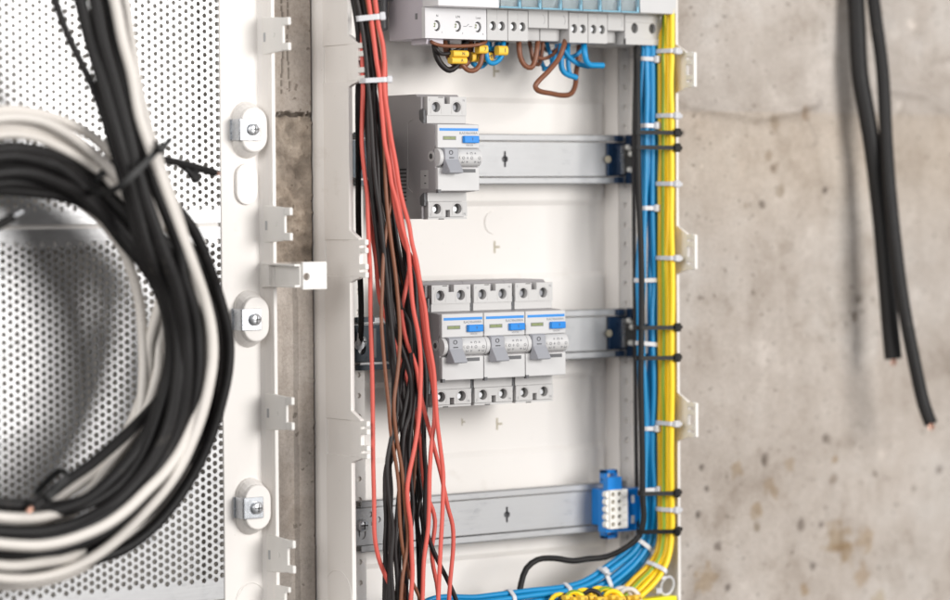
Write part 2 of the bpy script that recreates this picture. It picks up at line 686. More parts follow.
def build_wall():
    V, F, T = [], [], []
    ridge = [px(l, WY) for l in (
        [(683, 104), (715, 110), (757, 117), (790, 110), (800, 106), (815, 103)],
        [(796, 112), (806, 126), (812, 140)],
        [(878, 88), (905, 90), (925, 95), (938, 105), (955, 113)],
        [(926, 40), (926, 55), (928, 68), (940, 66), (952, 62)])]
    amp = [4.2, 3.0, 3.6, -2.6]
    spots = [(tuple(at(u, v, WY)), r, c) for u, v, r, c in (
        (834, 478, 3.5, (.62, .58, .54)), (835, 460, 3.0, (.75, .66, .55)), (827, 440, 4, (.5, .48, .46)), (766, 462, 3.5, (.42, .4, .38)),
        (757, 512, 5, (.78, .70, .58)), (756, 526, 3, (.6, .56, .5)), (802, 526, 4, (.5, .48, .46)), (822, 525, 2.2, (.45, .43, .42)),
        (838, 540, 11, (.80, .72, .60)), (845, 552, 8, (.78, .70, .58)), (865, 538, 8, (.83, .75, .64)), (862, 575, 7, (.84, .76, .66)),
        (813, 566, 3, (.4, .39, .38)), (804, 590, 4, (.82, .72, .58)), (698, 516, 3, (.35, .34, .33)), (707, 489, 2, (.35, .34, .33)),
        (717, 548, 3, (.5, .48, .47)), (729, 587, 2.6, (.42, .4, .39)), (705, 580, 9, (.84, .76, .64)), (939, 470, 3.2, (.5, .48, .47)),
        (912, 489, 2.5, (.6, .58, .56)), (702, 468, 1.8, (.4, .39, .38)), (768, 158, 4, (.7, .66, .61)), (775, 168, 4, (.66, .62, .58)),
        (763, 205, 3, (.42, .4, .38)), (780, 190, 4, (.7, .67, .62)), (826, 190, 2.6, (.35, .33, .32)), (682, 133, 1.6, (.2, .2, .2)),
        (775, 122, 5, (.72, .68, .62)), (805, 112, 5, (.76, .68, .6)), (745, 205, 2, (.7, .66, .6)), (856, 318, 3, (.5, .47, .44)),
        (860, 300, 2.5, (.5, .48, .46)), (737, 470, 5, (.84, .77, .66)), (770, 485, 5, (.83, .76, .66)), (775, 492, 4, (.8, .73, .63)),
        (790, 465, 5, (.85, .79, .7)), (912, 25, 4, (1.32, 1.32, 1.32)), (895, 33, 4, (1.15, 1.15, 1.15)), (900, 106, 3, (1.2, 1.2, 1.2)),
        (690, 120, 8, (1.1, 1.1, 1.1)), (705, 125, 8, (1.1, 1.1, 1.1)), (740, 175, 3, (1.1, 1.1, 1.1)), (742, 165, 3, (1.12, 1.12, 1.12)),
        (697, 101, 1.4, (1.3, 1.3, 1.3)), (701, 166, 1.4, (1.3, 1.3, 1.3)), (882, 455, 3, (1.2, 1.2, 1.2)), (878, 600, 6, (.85, .8, .7)))]
    joint = at(275, 114, WY).z
    joint2 = at(290, 262, WY).z

    def tone_h(X, Z):
        p = Vector((X*.006, Z*.006, 1.3))
        h = noise.fractal(p, 1., 2., 5)*1.6+noise.fractal(p*3.1, 1., 2., 5)*.7
        t = [1., 1., 1.]
        if X > 100:                                     # bay to the right of the box
            q = Vector((X, WY, Z))
            wob = noise.noise(Vector((X*.05, Z*.05, 4)))*4
            for R, a in zip(ridge, amp):
                best = 1e9
                for i in range(len(R)-1):
                    d, _ = seg_dist(q, R[i], R[i+1])
                    best = min(best, d)
                w = 4.5
                h += a*math.exp(-((best+wob*.3)/w)**2)
            if Z > at(X*0+760, 112, WY).z:
                t = [1.03, 1.04, 1.05]
            else:
                k = math.exp(-((Z-at(760, 150, WY).z)/55)**2)
                t = [1+.03*k, 1-.0*k, 1-.05*k]
            for (c, r, col) in spots:
                d = math.hypot(X-c[0], Z-c[2])+noise.noise(Vector((X*.16, Z*.16, 9)))*r*.9
                if d < r*1.6:
                    k = max(0, min(1, (r*1.4-d)/(r*.7)))
                    t = [t[i]*(1+(col[i]-1)*k) for i in range(3)]
                    if col[0] < .55:
                        h -= 1.2*k
        else:                                           # strip between the boxes
            g = (X-BX)/(XF-BX)
            jz = joint+noise.noise(Vector((X*.2, 0, 3)))*1.5
            if Z > jz:                                  # smooth grey upper cast
                t = [.97, .96, .95]
                h = h*.2
                for gx in (.42, .52):
                    gg = gx+.05*noise.noise(Vector((Z*.03, gx*9, 0)))
                    d = abs(g-gg)
                    if d < .017 and noise.noise(Vector((Z*.35, gx*20, 5))) > -.25 and Z > jz+14:
                        t = [.55, .54, .52]
                        h -= .8
            elif Z > joint2:                            # rough broken band
                f = noise.fractal(Vector((X*.07, Z*.07, 2)), 1., 2., 6)
                h = f*4.5-2.0
                k = .74+.30*f
                t = [k*.98, k*.92, k*.84]
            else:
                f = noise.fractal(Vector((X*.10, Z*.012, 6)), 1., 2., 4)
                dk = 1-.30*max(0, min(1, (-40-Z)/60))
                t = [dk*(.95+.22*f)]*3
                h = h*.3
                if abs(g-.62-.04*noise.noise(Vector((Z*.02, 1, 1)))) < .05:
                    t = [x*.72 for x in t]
            if abs(Z-jz) < 1.6 and noise.noise(Vector((X*.5, 0, 8))) > -.2:
                t = [.3, .28, .26]
                h -= 2
            e = (XF-X)
            h *= max(0., min(1., (e-.5)/7))
            if e < 1.1+.8*noise.noise(Vector((Z*.25, 2, 2))):       # ragged dark joint beside the box flange
                t = [.22, .21, .2]
                h -= 3.0
        return t, h

    def grid(x0, x1, z0, z1, st, detail=True):
        nx = max(2, int((x1-x0)/st)+1)
        nz = max(2, int((z1-z0)/st)+1)
        o = len(V)
        for j in range(nz):
            for i in range(nx):
                X = x0+(x1-x0)*i/(nx-1)
                Z = z0+(z1-z0)*j/(nz-1)
                t, h = tone_h(X, Z) if detail else ([1, 1, 1], 0)
                V.append((X*S, (WY-h)*S, Z*S))
                T.append(t)
        for j in range(nz-1):
            for i in range(nx-1):
                a = o+j*nx+i
                F.append((a, a+1, a+nx+1, a+nx))
    grid(XR-1, 480, -262, 245, 1.6)
    grid(BX-1, XF+2, -200, 215, .7)
    for x0, x1, z0, z1 in ((480, 900, -262, 245), (XR-1, 900, 245, 600), (XR-1, 900, -600, -262),
                           (BX-1, XF+2, 215, ZT), (BX-1, XF+2, ZB, -200), (-900, XR-1, ZT, 600), (-900, XR-1, -600, ZB), (-900, -520, ZB, ZT)):
        grid(x0, x1, z0, z1, 40, False)
    o = len(V)                                           # back of the chase behind both boxes
    for X, Y, Z in ((-900, 14, -600), (900, 14, -600), (900, 14, 600), (-900, 14, 600)):
        V.append((X*S, Y*S, Z*S))
        T.append([.6]*3)
    F.append((o, o+1, o+2, o+3))
    me = bpy.data.meshes.new("concrete_wall")
    me.from_pydata(V, [], F)
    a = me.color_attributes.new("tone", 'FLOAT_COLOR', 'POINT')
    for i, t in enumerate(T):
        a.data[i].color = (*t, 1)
    for p in me.polygons:
        p.use_smooth = True
    me.materials.append(MT['concrete'])
    ob = bpy.data.objects.new("concrete_wall", me)
    COL.objects.link(ob)
    ob['kind'] = 'structure'


build_wall()

# ------------------------------------------------------------------ distribution box (right)
RIM = -67.
Z1, Z2, Z3 = 98.2, -26.7, -151.5
Z0 = Z1+124.8
box = thing('distribution_box', 'open cream plastic distribution box with three mounting rails, set into the concrete', 'electrical box', (0, 0, 0))
TABS = (160.5, 32., -87.)

b = MB()                                                   # back, with shallow horizontal steps between the rows
b.box(XL+2, XR-2, 0, 3, ZB, ZT)
for zc in (Z0, Z1, Z2, Z3):
    b.prism([(0, zc-33), (-2.2, zc-29), (-2.2, zc+40), (0, zc+44)], 0, -92, 128)
b.build('back_panel', 'shell', box, bevel=.5)
for u, v, s in ((494, 71, 1), (494.5, 247, 1), (497, 424, 1), (462, 422, .6)):
    c = at(u, v, 0)
    m = MB()
    m.box(c.x-.75*s, c.x+.75*s, -.12, .1, c.z-4.2*s, c.z+4.2*s)
    m.box(c.x+.9*s, c.x+4.6*s, -.12, .1, c.z-.7*s, c.z+.7*s)
    m.build('moulded_mark', 'smudge', box)
for u, v in ((493.5, 222.5),):
    c = at(u, v, 0)
    MB().cyl((c.x, -.75, c.z), 1, 8.2, .9, 40).build('knockout', 'shell', box, bevel=.3)


def wall_profile(front, tabs):
    """outline of a side wall in (y, z): straight rim with tabs standing forward at each clip"""
    pts = [(0, ZB), (front, ZB)]
    for z in sorted(tabs):
        pts += [(front, z-16), (front-4, z-14.5), (front-10, z-13.2), (front-11.5, z-12), (front-11.5, z+12), (front-10.5, z+13.2), (front-4, z+16.4), (front, z+18.5)]
    pts += [(front, ZT), (0, ZT)]
    return pts


w = MB()
w.prism(wall_profile(RIM, TABS), 0, XL+1.0, XL+3.2)        # core sheet
cuts = sorted(TABS)
seq = [None]+cuts+[None]
for za, zb_ in zip(seq, seq[1:]):                           # outer skin leaves a shallow recess behind each clip
    lo = [(0, ZB), (RIM, ZB)] if za is None else [(0, za+12), (RIM-11.5, za+12), (RIM-10.5, za+13.2), (RIM-4, za+16.4), (RIM, za+18.5)]
    hi = [(RIM, ZT), (0, ZT)] if zb_ is None else [(RIM, zb_-16), (RIM-4, zb_-14.5), (RIM-10, zb_-13.2), (RIM-11.5, zb_-12), (0, zb_-12)]
    w.prism(lo+hi, 0, XL, XL+1.3)
for z in cuts:
    w.prism([(0, z-12), (WY-9, z-12), (WY-9, z+12), (0, z+12)], 0, XL, XL+1.3)
    w.prism([(RIM+1, z-12), (RIM-11.5, z-12), (RIM-11.5, z+12), (RIM+1, z+12)], 0, XL, XL+1.3)
w.prism([(XF+.3, -30.5), (XF+.7, -32.2), (XF+1.4, -33.6), (XL+.2, -37), (XL+.2, -20), (XF+.3, -20)], 2, ZB, ZT)   # plaster flange with a fillet
w.build('side_wall', 'shell', box, bevel=.35)

w = MB()
w.prism([(y if y == 0 else y-3.5, z) for y, z in wall_profile(RIM, TABS)], 0, XR-2.4, XR)
w.prism([(XR-2.2, -3), (XR-4, -1.5), (XR-8, -.2), (XR-8, 2), (XR-2.2, 2)], 2, ZB, ZT)
w.box(XR-3.0, XR-2.3, -58, -10, Z1-40, Z1-39)
for zc in (Z0, Z1, Z2, Z3):
    w.box(XR-3.2, XR-2.3, -26, -6, zc-52, zc-51)
w.build('side_wall', 'shell', box, bevel=.35)
for zc in (Z0, Z1, Z2, Z3):                                 # small dark cable slots at the right corner
    MB().box(XR-3.0, XR-2.35, -24, -8, zc-51.6, zc-50.4).build('slot', 'grey', box)
b = MB()
b.box(XL+3, XR-2.4, RIM, 0, ZT-3, ZT)
b.box(XL+3, XR-2.4, RIM, 0, ZB, ZB+3)
b.build('end_wall', 'shell', box, bevel=.4)
for X, f0 in ((XL+1.6, RIM-11.5), (XR-1.2, RIM-15)):
    for z in TABS:                                          # comb teeth of each rim clip
        c = MB()
        for dz in (-10.7, -5.3, 5.3, 10.7):
            c.box(X-1.5, X+1.3, f0-7, f0+.5, z+dz-1.8, z+dz+1.8)
        if X > 0:
            c.box(X-1.4, X+1.2, f0-9, f0-6.5, z-12.2, z+12.2)
        c.build('rim_clip', 'clip', box, bevel=.5)
# pierced mounting ribs along both sides
for x0, x1, hx in ((XL+3.2, -91.5, -96.5), (XR-12, XR-2.6, XR-7)):
    r = MB()
    r.box(x0, x1, -16, 0, ZB+3, ZT-3)
    zz = ZB+3
    while zz < ZT-4:
        r.cell(x0, x1, zz, min(zz+14.2, ZT-3), -18, hx, zz+7.1, 1.9, 1.9, 14, True)
        zz += 14.2
    r.box(x1-.02, x1, -18, -16, ZB+3, ZT-3)
    r.build('mounting_rib', 'shell', box)
c = at(355, 592, RIM+18)
k = MB()
n = 40
ring = [(math.cos(i*2*math.pi/n), math.sin(i*2*math.pi/n)) for i in range(n)]
zc = at(360, 594, -50).z
k.tube([(XL-.1, -49+17*p[0], zc+17*p[1]) for p in ring]+[(XL-.1, -32, zc)], .35, 6, False)
k.build('knockout', 'shell', box)


# ------------------------------------------------------------------ mounting rails
def rail(zc, x0, x1, label, slots, ends=True):
    t = thing('mounting_rail', label, 'rail', ((x0+x1)/2, -18, zc), 'galvanised rails across the distribution box')
    r = MB()
    xa = x0+5.5
    # web with keyhole slots
    segs = [xa]
    for s in sorted(slots):
        segs += [s-5, s+5]
    segs.append(x1)
    for i in range(0, len(segs), 2):
        r.box(segs[i], segs[i+1], -23.5, -18.2, zc-12, zc+12)
    for s in slots:
        r.box(s-5, s+5, -23.5, -18.2, zc+5.5, zc+12)
        r.box(s-5, s+5, -23.5, -18.2, zc-12, zc-5.5)
        key = [(s-.9, zc+5.5), (s-.9, zc+2.4), (s-2.6, zc+1), (s-2.6, zc-1), (s-.9, zc-2.4), (s-.9, zc-5.5)]
        r.prism([(s-5, zc+5.5)]+key+[(s-5, zc-5.5)], 1, -23.5, -20.5)
        r.prism([(2*s-x, z) for x, z in [(s-5, zc+5.5)]+key+[(s-5, zc-5.5)]], 1, -23.5, -20.5)
    # lips stand proud of the web, a narrow groove on each side
    r.build('rail_web', 'rail', t)
    r = MB()
    for sg in (1, -1):
        r.box(xa, x1, -25.5, -24.3, *sorted((zc+sg*13, zc+sg*17.4)))
        r.box(xa, x1, -25.5, -18.4, *sorted((zc+sg*16.6, zc+sg*17.4)))
        r.box(xa, x1, -24.4, -18.3, *sorted((zc+sg*13, zc+sg*13.8)))
    r.build('rail_lips', 'rail', t, bevel=.35)
    for s in slots:
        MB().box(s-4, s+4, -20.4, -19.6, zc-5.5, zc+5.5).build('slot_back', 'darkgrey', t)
    if ends:
        e = MB()                                            # end plate with its holes
        e.cell(x0, x0+11.2, zc-12.2, zc+12.2, -24.6, x0+6.8, zc-4.0, 3.0, 1.2, 32, False, 4.6)
        e.cell(x0+11.2, x0+17, zc-12.2, zc+4.5, -24.6, x0+14.2, zc+1.5, 1.3, 1.2, 28)
        e.cell(x0+11.2, x0+17, zc+4.5, zc+12.2, -24.6, x0+13.2, zc+8, 2.0, 1.2, 28)
        e.cell(x0+17, x0+24, zc-12.2, zc+12.2, -24.6, x0+20, zc+4, 2.0, 1.2, 28)
        e.box(x0, x0+.6, -24.6, -18, zc-12.2, zc+12.2)
        e.box(x0, x0+24, -24.6, -23.4, zc+12.2, zc+12.6)
        e.box(x0, x0+24, -24.6, -23.4, zc-12.6, zc-12.2)
        e.box(x0+24, x0+24.6, -24.6, -23.4, zc-12.2, zc+12.2)
        e.box(x0+24.8, x0+26.2, -24.8, -23.4, zc-10.5, zc+11)
        e.build('end_plate', 'rail', t)
        sc = MB()
        sc.cyl((x0+6.2, -27.2, zc+1.2), 1, 4.2, 2.6, 24)
        sc.dome((x0+6.2, -27.2, zc+1.2), (0, -1, 0), 4.2, 1.5)
        so = sc.build('screw', 'screw', t)
        MB().box(x0+6.2-2.6, x0+6.2+2.6, -28.9, -28.4, zc+.75, zc+1.65).box(x0+6.2-.45, x0+6.2+.45, -28.9, -28.4, zc-1.4, zc+3.8).build('cross_slot', 'dark', so)
    return t


RX0, RX1 = -105.6, 130.
s1 = at(504.5, 158.5, -23).x
s3 = at(506.5, 512, -23).x
rail(Z1, RX0, RX1, 'galvanised rail holding the single breaker alone, uppermost bare rail', [s1])
rail(Z2, RX0, RX1, 'galvanised rail behind the row of three breakers', [-20.])
rail(Z3, RX0, RX1, 'empty galvanised rail at the bottom with the blue and white connector at its end', [s3])
rail(Z0, RX0, RX1, 'galvanised rail behind the row of modules along the top edge', [], False)


# ------------------------------------------------------------------ breakers
def terminal_cap(m, x0, x1, z0, z1, y, holes, notch, yb):
    """block face with recessed round terminal openings, open notch between them"""
    xm = (x0+x1)/2
    nw, nz0 = notch
    a, bb = (x0, xm-nw/2), (xm+nw/2, x1)
    for (p, q), (hx, hz, r) in zip((a, bb), holes):
        m.cell(p, q, z0, z1, y, hx, hz, r, yb-y-.2, 22)
        m.add([(p, y, z0), (p, yb, z0), (p, yb, z1), (p, y, z1)], [(0, 1, 2, 3)])
        m.add([(q, y, z0), (q, yb, z0), (q, yb, z1), (q, y, z1)], [(0, 1, 2, 3)])
        m.add([(p, y, z1), (p, yb, z1), (q, yb, z1), (q, y, z1)], [(0, 1, 2, 3)])
        m.add([(p, y, z0), (p, yb, z0), (q, yb, z0), (q, y, z0)], [(0, 1, 2, 3)])
    lo, hi = (z0, nz0) if z0 > 0 else (nz0, z1)
    m.box(xm-nw/2, xm+nw/2, y, yb, lo, hi)


def make_breaker(loc, label):
    """two-module residual-current breaker: local x 0..35, y 0 at the rail lip, z 0 at its middle"""
    t = thing('circuit_breaker', label, 'circuit breaker', loc, 'grey circuit breakers on the rails')
    X, Y, Z = loc
    Wd = 34.8

    def L(mb):
        mb.v = [p+Vector(loc) for p in mb.v]
        return mb
    prof = [(0, -41), (-40.5, -41), (-40.5, -40), (-40.5, -32), (-38.8, -31), (-38.5, -26.5), (-40.2, -25), (-43, -23.4),
            (-53.5, -22.6), (-56.5, -22), (-56.5, -4), (-54.5, 0), (-54.5, 5), (-56.5, 8), (-56.5, 21.8), (-53.5, 22.6), (-43, 23.2),
            (-40, 25), (-38.2, 26.5), (-38.4, 31.5), (-40.5, 33), (-40.5, 41), (-36, 41.2), (-34, 43), (0, 43)]
    L(MB().prism(prof, 0, 0, Wd)).build('body', 'devbody_shaded', t, bevel=.45)
    hole_z = 33.4
    m = MB()
    terminal_cap(m, 2.2, Wd-.6, 28.6, 41.2, -45, [(9.2, 34.2, 3.5), (26.2, 34.2, 3.5)], (4.6, 36.4), -40.3)
    m.box(2.2, Wd-.6, -44.2, -40, 23.3, 28.8)
    L(m).build('terminal_cover', 'dev', t)
    m = MB()
    terminal_cap(m, 2.2, Wd-.6, -39.6, -29.4, -45, [(9.2, -34.2, 3.5), (26.2, -34.2, 3.5)], (3.6, -35), -40.3)
    m.box(2.2, Wd-.6, -44.2, -40, -29.2, -23.2)
    m.box(2.2, Wd-.6, -44.6, -39, -41.2, -39.9)
    L(m).build('terminal_cover', 'dev', t)
    for hx, hz in ((9.2, 34.2), (26.2, 34.2), (9.2, -34.2), (26.2, -34.2)):
        d = L(MB().cyl((hx, -41.1, hz), 1, 3.5, .5, 18)).build('terminal_opening', 'dark' if hz < 0 else 'darkgrey', t)
        sc = L(MB().cyl((hx-.4, -42.0, hz-.3), 1, 1.8, .7, 16)).build('terminal_screw', 'screw' if hz < 0 else 'lever', d)
        a = MB()                                            # moulded arch round each opening
        pts = [(hx-4.3, hz+(-4.6 if hz > 0 else -4.4)), ]
        arc = [(hx+4.3*math.cos(q), -45.0, hz+4.3*math.sin(q)) for q in [math.pi-math.pi*i/14 for i in range(15)]]
        arc = [(hx-4.3, -45.0, hz-4.4)]+arc+[(hx+4.3, -45.0, hz-4.4)]
        L(a.tube(arc, .22, 6)).build('moulded_arch', 'dev', t)
    # dark side notch pieces at the shoulders
    for zz in (27.8, -27.6):
        d = L(MB().box(.05, 2.0, -43.2, -38, zz-4.6, zz+4.6).cyl((1.0, -43.6, zz-1), 1, .9, .8, 10)).build('side_latch', 'darkgrey', t, bevel=.3)
    for zz, yy in ((41.0, 0), (-41.2, 0)):
        L(MB().box(11, 15, -45.1, -44, zz-.6 if zz > 0 else zz-.2, zz-.1 if zz > 0 else zz+.5)).build('edge_slot', 'dark', t)
    # nose cover: upper plate, barrel, lower plate
    m = MB()
    m.box(.35, Wd-.2, -59.2, -56.2, 6.4, 22.3)
    m.box(.35, Wd-.2, -59.2, -56.2, -22.3, -6.6)
    m.box(3, 15.5, -57.4, -56.2, -6.8, 6.6)
    cover = L(m).build('front_cover', 'devfront', t, bevel=.6)
    m = MB()
    prf = [(-56+(-6.0)*math.cos(a), .2+6.3*math.sin(a)) for a in [-1.35+2.7*i/14 for i in range(15)]]
    m.prism(prf+[(-55, 6.3), (-55, -5.9)], 0, .5, 3.6)
    m.prism(prf+[(-55, 6.3), (-55, -5.9)], 0, 15.0, Wd+.3)
    L(m).build('barrel', 'devfront', t, bevel=.3, angle=50)
    L(MB().box(1.8, Wd-1.2, -59.32, -59.1, 17.9, 19.7)).build('printed_stripe', 'stripe', t)
    L(MB().box(4.6, 15.4, -59.3, -59.1, 11.8, 14.4)).build('window_frame', 'paleink', t)
    L(MB().box(5.2, 14.8, -59.45, -59.2, 12.2, 14.0)).build('indicator_window', 'window', t)
    bt = L(MB().box(20.6, 32.6, -62.2, -59, 9.8, 14.6)).build('test_button', 'blue', t, bevel=.5)
    text('T', 2.6, X+27, Y-62.25, Z+12.2, 'ink', bt)
    text('RADB6008A', 2.5, X+25.6, Y-59.25, Z+16.3, 'paleink', t, sx=1.15)
    text('1/2/4 25A', 1.5, X+26.4, Y-59.25, Z+8.3, 'paleink', t)
    # lever: grip plate leaning out and down from the barrel
    lv = MB()
    lv.prism([(-55, 7.0), (-61.0, 6.6), (-62.6, 5.8), (-63.0, -1.2), (-68.6, -9.2), (-68.2, -10.4), (-62.0, -11.0), (-58.2, -10.0), (-60.5, -4), (-55, -4)], 0, 3.8, 14.8)
    lever = L(lv).build('lever', 'lever', t, bevel=.5)
    text('O', 4.4, X+8.6, Y-63.0, Z+3.2, 'ink', lever)
    L(MB().box(7.0, 10.8, -63.25, -62.7, -.4, .2)).build('off_mark', 'ink', lever)
    L(MB().box(4.6, 6.4, -63.6, -60.5, -9.6, -6.6)).build('side_pocket', 'dark', lever)
    # wiring diagram on the barrel
    dg = MB()
    for k, xx in enumerate((19.5, 22.8, 26.2, 29.4, 32.6)):
        for zz, s_ in ((2.6, .55), (-.2, .5), (-2.6, .6)):
            if (k*3+int(zz*2)) % 4 == 1:
                continue
            yy = -56-6.0*math.cos(math.asin(max(-1, min(1, (zz-.2)/6.3))))-.12
            if k % 2:
                dg.box(xx-s_*1.5, xx+s_*1.5, yy, yy+.3, zz-.16, zz+.16)
                dg.box(xx-.16, xx+.16, yy, yy+.3, zz-.9, zz+.9)
            else:
                dg.tube([(xx+.9*math.cos(q), yy, zz+.9*math.sin(q)) for q in [i*math.pi/4 for i in range(9)]], .14, 4, False)
    L(dg).build('printed_diagram', 'paleink', t)
    L(MB().cyl((17.0, -62.5, .2), 1, 1.0, .6, 12)).build('rivet', 'dev', t)
    L(MB().box(20.6, 31.2, -59.3, -57, -10.0, -7.6)).build('label_slot', 'darkgrey', t)
    L(MB().cyl((-.25, -52.2, 1.0), 0, 3.6, .6, 22).cyl((-.35, -52.2, 1.0), 0, 2.2, .5, 18)).build('side_boss', 'dev', t)
    L(MB().cyl((-.42, -52.2, 1.0), 0, 1.9, .3, 16)).build('coupling_hole', 'dark', t)
    L(MB().box(-.08, .2, -48.6, -39.5, -20.6, -8.2).box(-.2, .2, -43.8, -43.5, -20.6, -8.2)).build('side_tab', 'dev', t, bevel=.1)
    sm = MB()
    for q in (-17, -12):
        sm.box(-.3, .1, -46, -44.2, q-.35, q+.35)
    L(sm).build('side_slot', 'dark', t)
    vb = MB()
    for i in range(9):
        vb.box(-.22, .15, -22.5, -15, -16-i*2.6+8, -14.9-i*2.6+8)
    L(vb).build('side_vents', 'dark', t)
    sl = MB()
    sl.box(-.2, .2, -25, -24.4, -20, 24)
    sl.tube([(-.05, -24.7, 24), (-.05, -30, 26.2)], .3, 5)
    sl.tube([(-.05, -24.7, -20), (-.05, -30, -23)], .3, 5)
    L(sl).build('mould_line', 'dev', t)
    for s_, xx, zz in (('1', 3.8, 38.8), ('N', 32, 38.8), ('2', 3.8, -37.8), ('N', 32, -37.8)):
        text(s_, 2.4, X+xx, Y-45.06, Z+zz, 'paleink', t, depth=.03)
    L(MB().box(.2, 2.4, -59.7, -57, -23.6, -21.2)).build('foot_latch', 'darkgrey', t)
    return t


ZB1 = -28.6
rcd = make_breaker((-72.9, -20.5, 98.2), 'single grey circuit breaker alone on the uppermost bare rail')
copy_tree(rcd, (-70.6, -20.5, ZB1), 'leftmost of the three joined breakers, half behind the red wires')
copy_tree(rcd, (-35.7, -20.5, ZB1), 'middle one of the three joined circuit breakers')
copy_tree(rcd, (-.8, -20.5, ZB1), 'rightmost of the three joined breakers, next to bare rail')

# ------------------------------------------------------------------ modules along the top edge
YB = -20.5
YS, YN = -64., -79.
TB, TS = 178.4, 199.2          # bottom of the terminal block / bottom of the nose


def module(name, x0, x1, label, cat, kind, mat='dev', front='devfront', group='modules along the top rail'):
    t = thing(name, label, cat, (x0, YB, Z0), group)
    top = 2*Z0-TB
    g = .18
    x0 += g
    x1 -= g
    b = MB()
    if kind == 'recess':
        b.box(x0, x1, YS+10, YB, TB+1.2, top-1)
        b.box(x0, x1, YS, YS+10.5, TS-11.5, 2*Z0-TS)
    else:
        b.box(x0, x1, YS+3.6, YB, TB, top)
    b.build('body', mat, t, bevel=.5)
    if kind in ('holes', 'wide'):
        mods = max(1, round((x1-x0)/17.5))
        m = MB()
        holes = []
        wm = (x1-x0)/mods if kind == 'holes' else (x1-x0)
        nm = mods if kind == 'holes' else 1
        for k in range(nm):
            a, bb = x0+k*wm, x0+(k+1)*wm
            mid = (a+bb)/2
            hz = 188.2 if kind == 'holes' else 190
            off = 3.75 if kind == 'holes' else 8
            rr = 2.7 if kind == 'holes' else 3.1
            for sgn, (p, q) in ((-1, (a, mid)), (1, (mid, bb))):
                hx = mid+sgn*off
                m.cell(p, q, TB+.1, TS, YS, hx, hz, rr, 3.3, 20, False, rr*1.18)
                holes.append((hx, hz, rr))
            m.add([(a, YS, TB+.1), (a, YS+4, TB+.1), (a, YS+4, TS), (a, YS, TS)], [(0, 1, 2, 3)])
            m.add([(bb, YS, TB+.1), (bb, YS+4, TB+.1), (bb, YS+4, TS), (bb, YS, TS)], [(0, 1, 2, 3)])
            m.add([(a, YS, TB+.1), (a, YS+4, TB+.1), (bb, YS+4, TB+.1), (bb, YS, TB+.1)], [(0, 1, 2, 3)])
        m.build('terminal_cover', mat, t)
        for hx, hz, rr in holes:
            o = MB().cyl((hx, YS+2.8, hz), 1, rr+.3, .5, 18).build('terminal_opening', 'dark', t)
            MB().cyl((hx-.7, YS+1.9, hz), 1, rr*.62, .8, 14).build('terminal_screw', 'screw' if kind == 'holes' else 'dark', o)
        if kind == 'holes':
            ln = MB()
            for k in range(nm):
                mid = x0+(k+.5)*wm
                ln.box(mid-1.3, mid+1.3, YS-.15, YS+.2, 190.6, 191.0)
                ln.box(mid-.25, mid+.25, YS-.12, YS+.2, 192.2, TS)
                ln.box(mid-.3, mid+.3, YS-.1, YS+.2, 183, 184)
            ln.build('moulded_bridge', mat, t)
        else:
            MB().box(x0, x1, YS-1.2, YS+2, TB-.2, TB+4.4).box(x0, x1, YS-.4, YS+2, 193.8, 194.6).build('lower_ledge', mat, t, bevel=.35)
    if kind == 'recess':
        a = MB()
        mid = (x0+x1)/2
        a.tube([(mid+3+2.6*math.cos(q), YS-.02, 193.5+3.6*math.sin(q)) for q in [-.9+2.2*i/8 for i in range(9)]], .12, 5)
        a.build('printed_arc', 'paleink', t)
    return t, x0, x1


def nose(t, x0, x1, front, y=YN, zb=TS):
    b = MB()
    b.box(x0, x1, y, YS+4, zb, 2*Z0-zb)
    return b.build('nose', front, t, bevel=.6)


# three-module unit at the left, lilac sides
t, x0, x1 = module('surge_module', -71.2, -20.2, 'wide three-terminal white module with lilac grey side, leftmost in the top row', 'electrical module', 'plain', 'module', 'modfront')
m = MB()
holes = []
xs = [-61.6, -44.4, -27.6]
edges = [x0, -53, -36, x1]
for i, hx in enumerate(xs):
    m.cell(edges[i], edges[i+1], TB+.1, TS-.2, YS, hx, 187.0, 3.0, 3.3, 22, False, 3.7)
for X in (x0, x1):
    m.add([(X, YS, TB+.1), (X, YS+4, TB+.1), (X, YS+4, TS), (X, YS, TS)], [(0, 1, 2, 3)])
m.add([(x0, YS, TB+.1), (x0, YS+4, TB+.1), (x1, YS+4, TB+.1), (x1, YS, TB+.1)], [(0, 1, 2, 3)])
m.build('terminal_cover', 'modfront', t)
for i, hx in enumerate(xs):
    o = MB().cyl((hx, YS+2.9, 187.0), 1, 3.5, .5, 20).build('terminal_opening', 'dark', t)
    s_ = MB().cyl((hx-1.2, YS+.4, 187.0), 1, 2.7, 2.4, 18).build('terminal_screw', 'modfront', o)
    MB().box(hx-2.2, hx-.6, YS+.2, YS+.5, 188.0, 188.5).box(hx-1.6, hx-1.1, YS+.2, YS+.5, 186, 189).box(hx-2.4, hx-1.4, YS+.2, YS+.5, 186.2, 186.8).build('cross_slot', 'window', s_)
text('N', 2.3, -61.2, YS-.06, 193.6, 'ink', t, depth=.04)
text('L/N', 2.3, -44.2, YS-.06, 193.4, 'ink', t, depth=.04)
text('Lout', 2.3, -27.2, YS-.06, 193.2, 'ink', t, depth=.04)
text('1', 1.7, -57.4, YS-.06, 182.6, 'ink', t, depth=.04)
text('3', 1.7, -40.4, YS-.06, 182.4, 'ink', t, depth=.04)
text('4', 1.7, -23.4, YS-.06, 182.2, 'ink', t, depth=.04)
MB().tube([(-39.6, YS-.05, 187.2), (-37.2, YS-.05, 187.2), (-35.2, YS-.05, 188.8)], .16, 5).tube([(-34.8, YS-.05, 187.2), (-32.4, YS-.05, 187.2)], .16, 5).build('switch_symbol', 'ink', t)
nz_ = nose(t, x0+.3, x1, 'modfront')
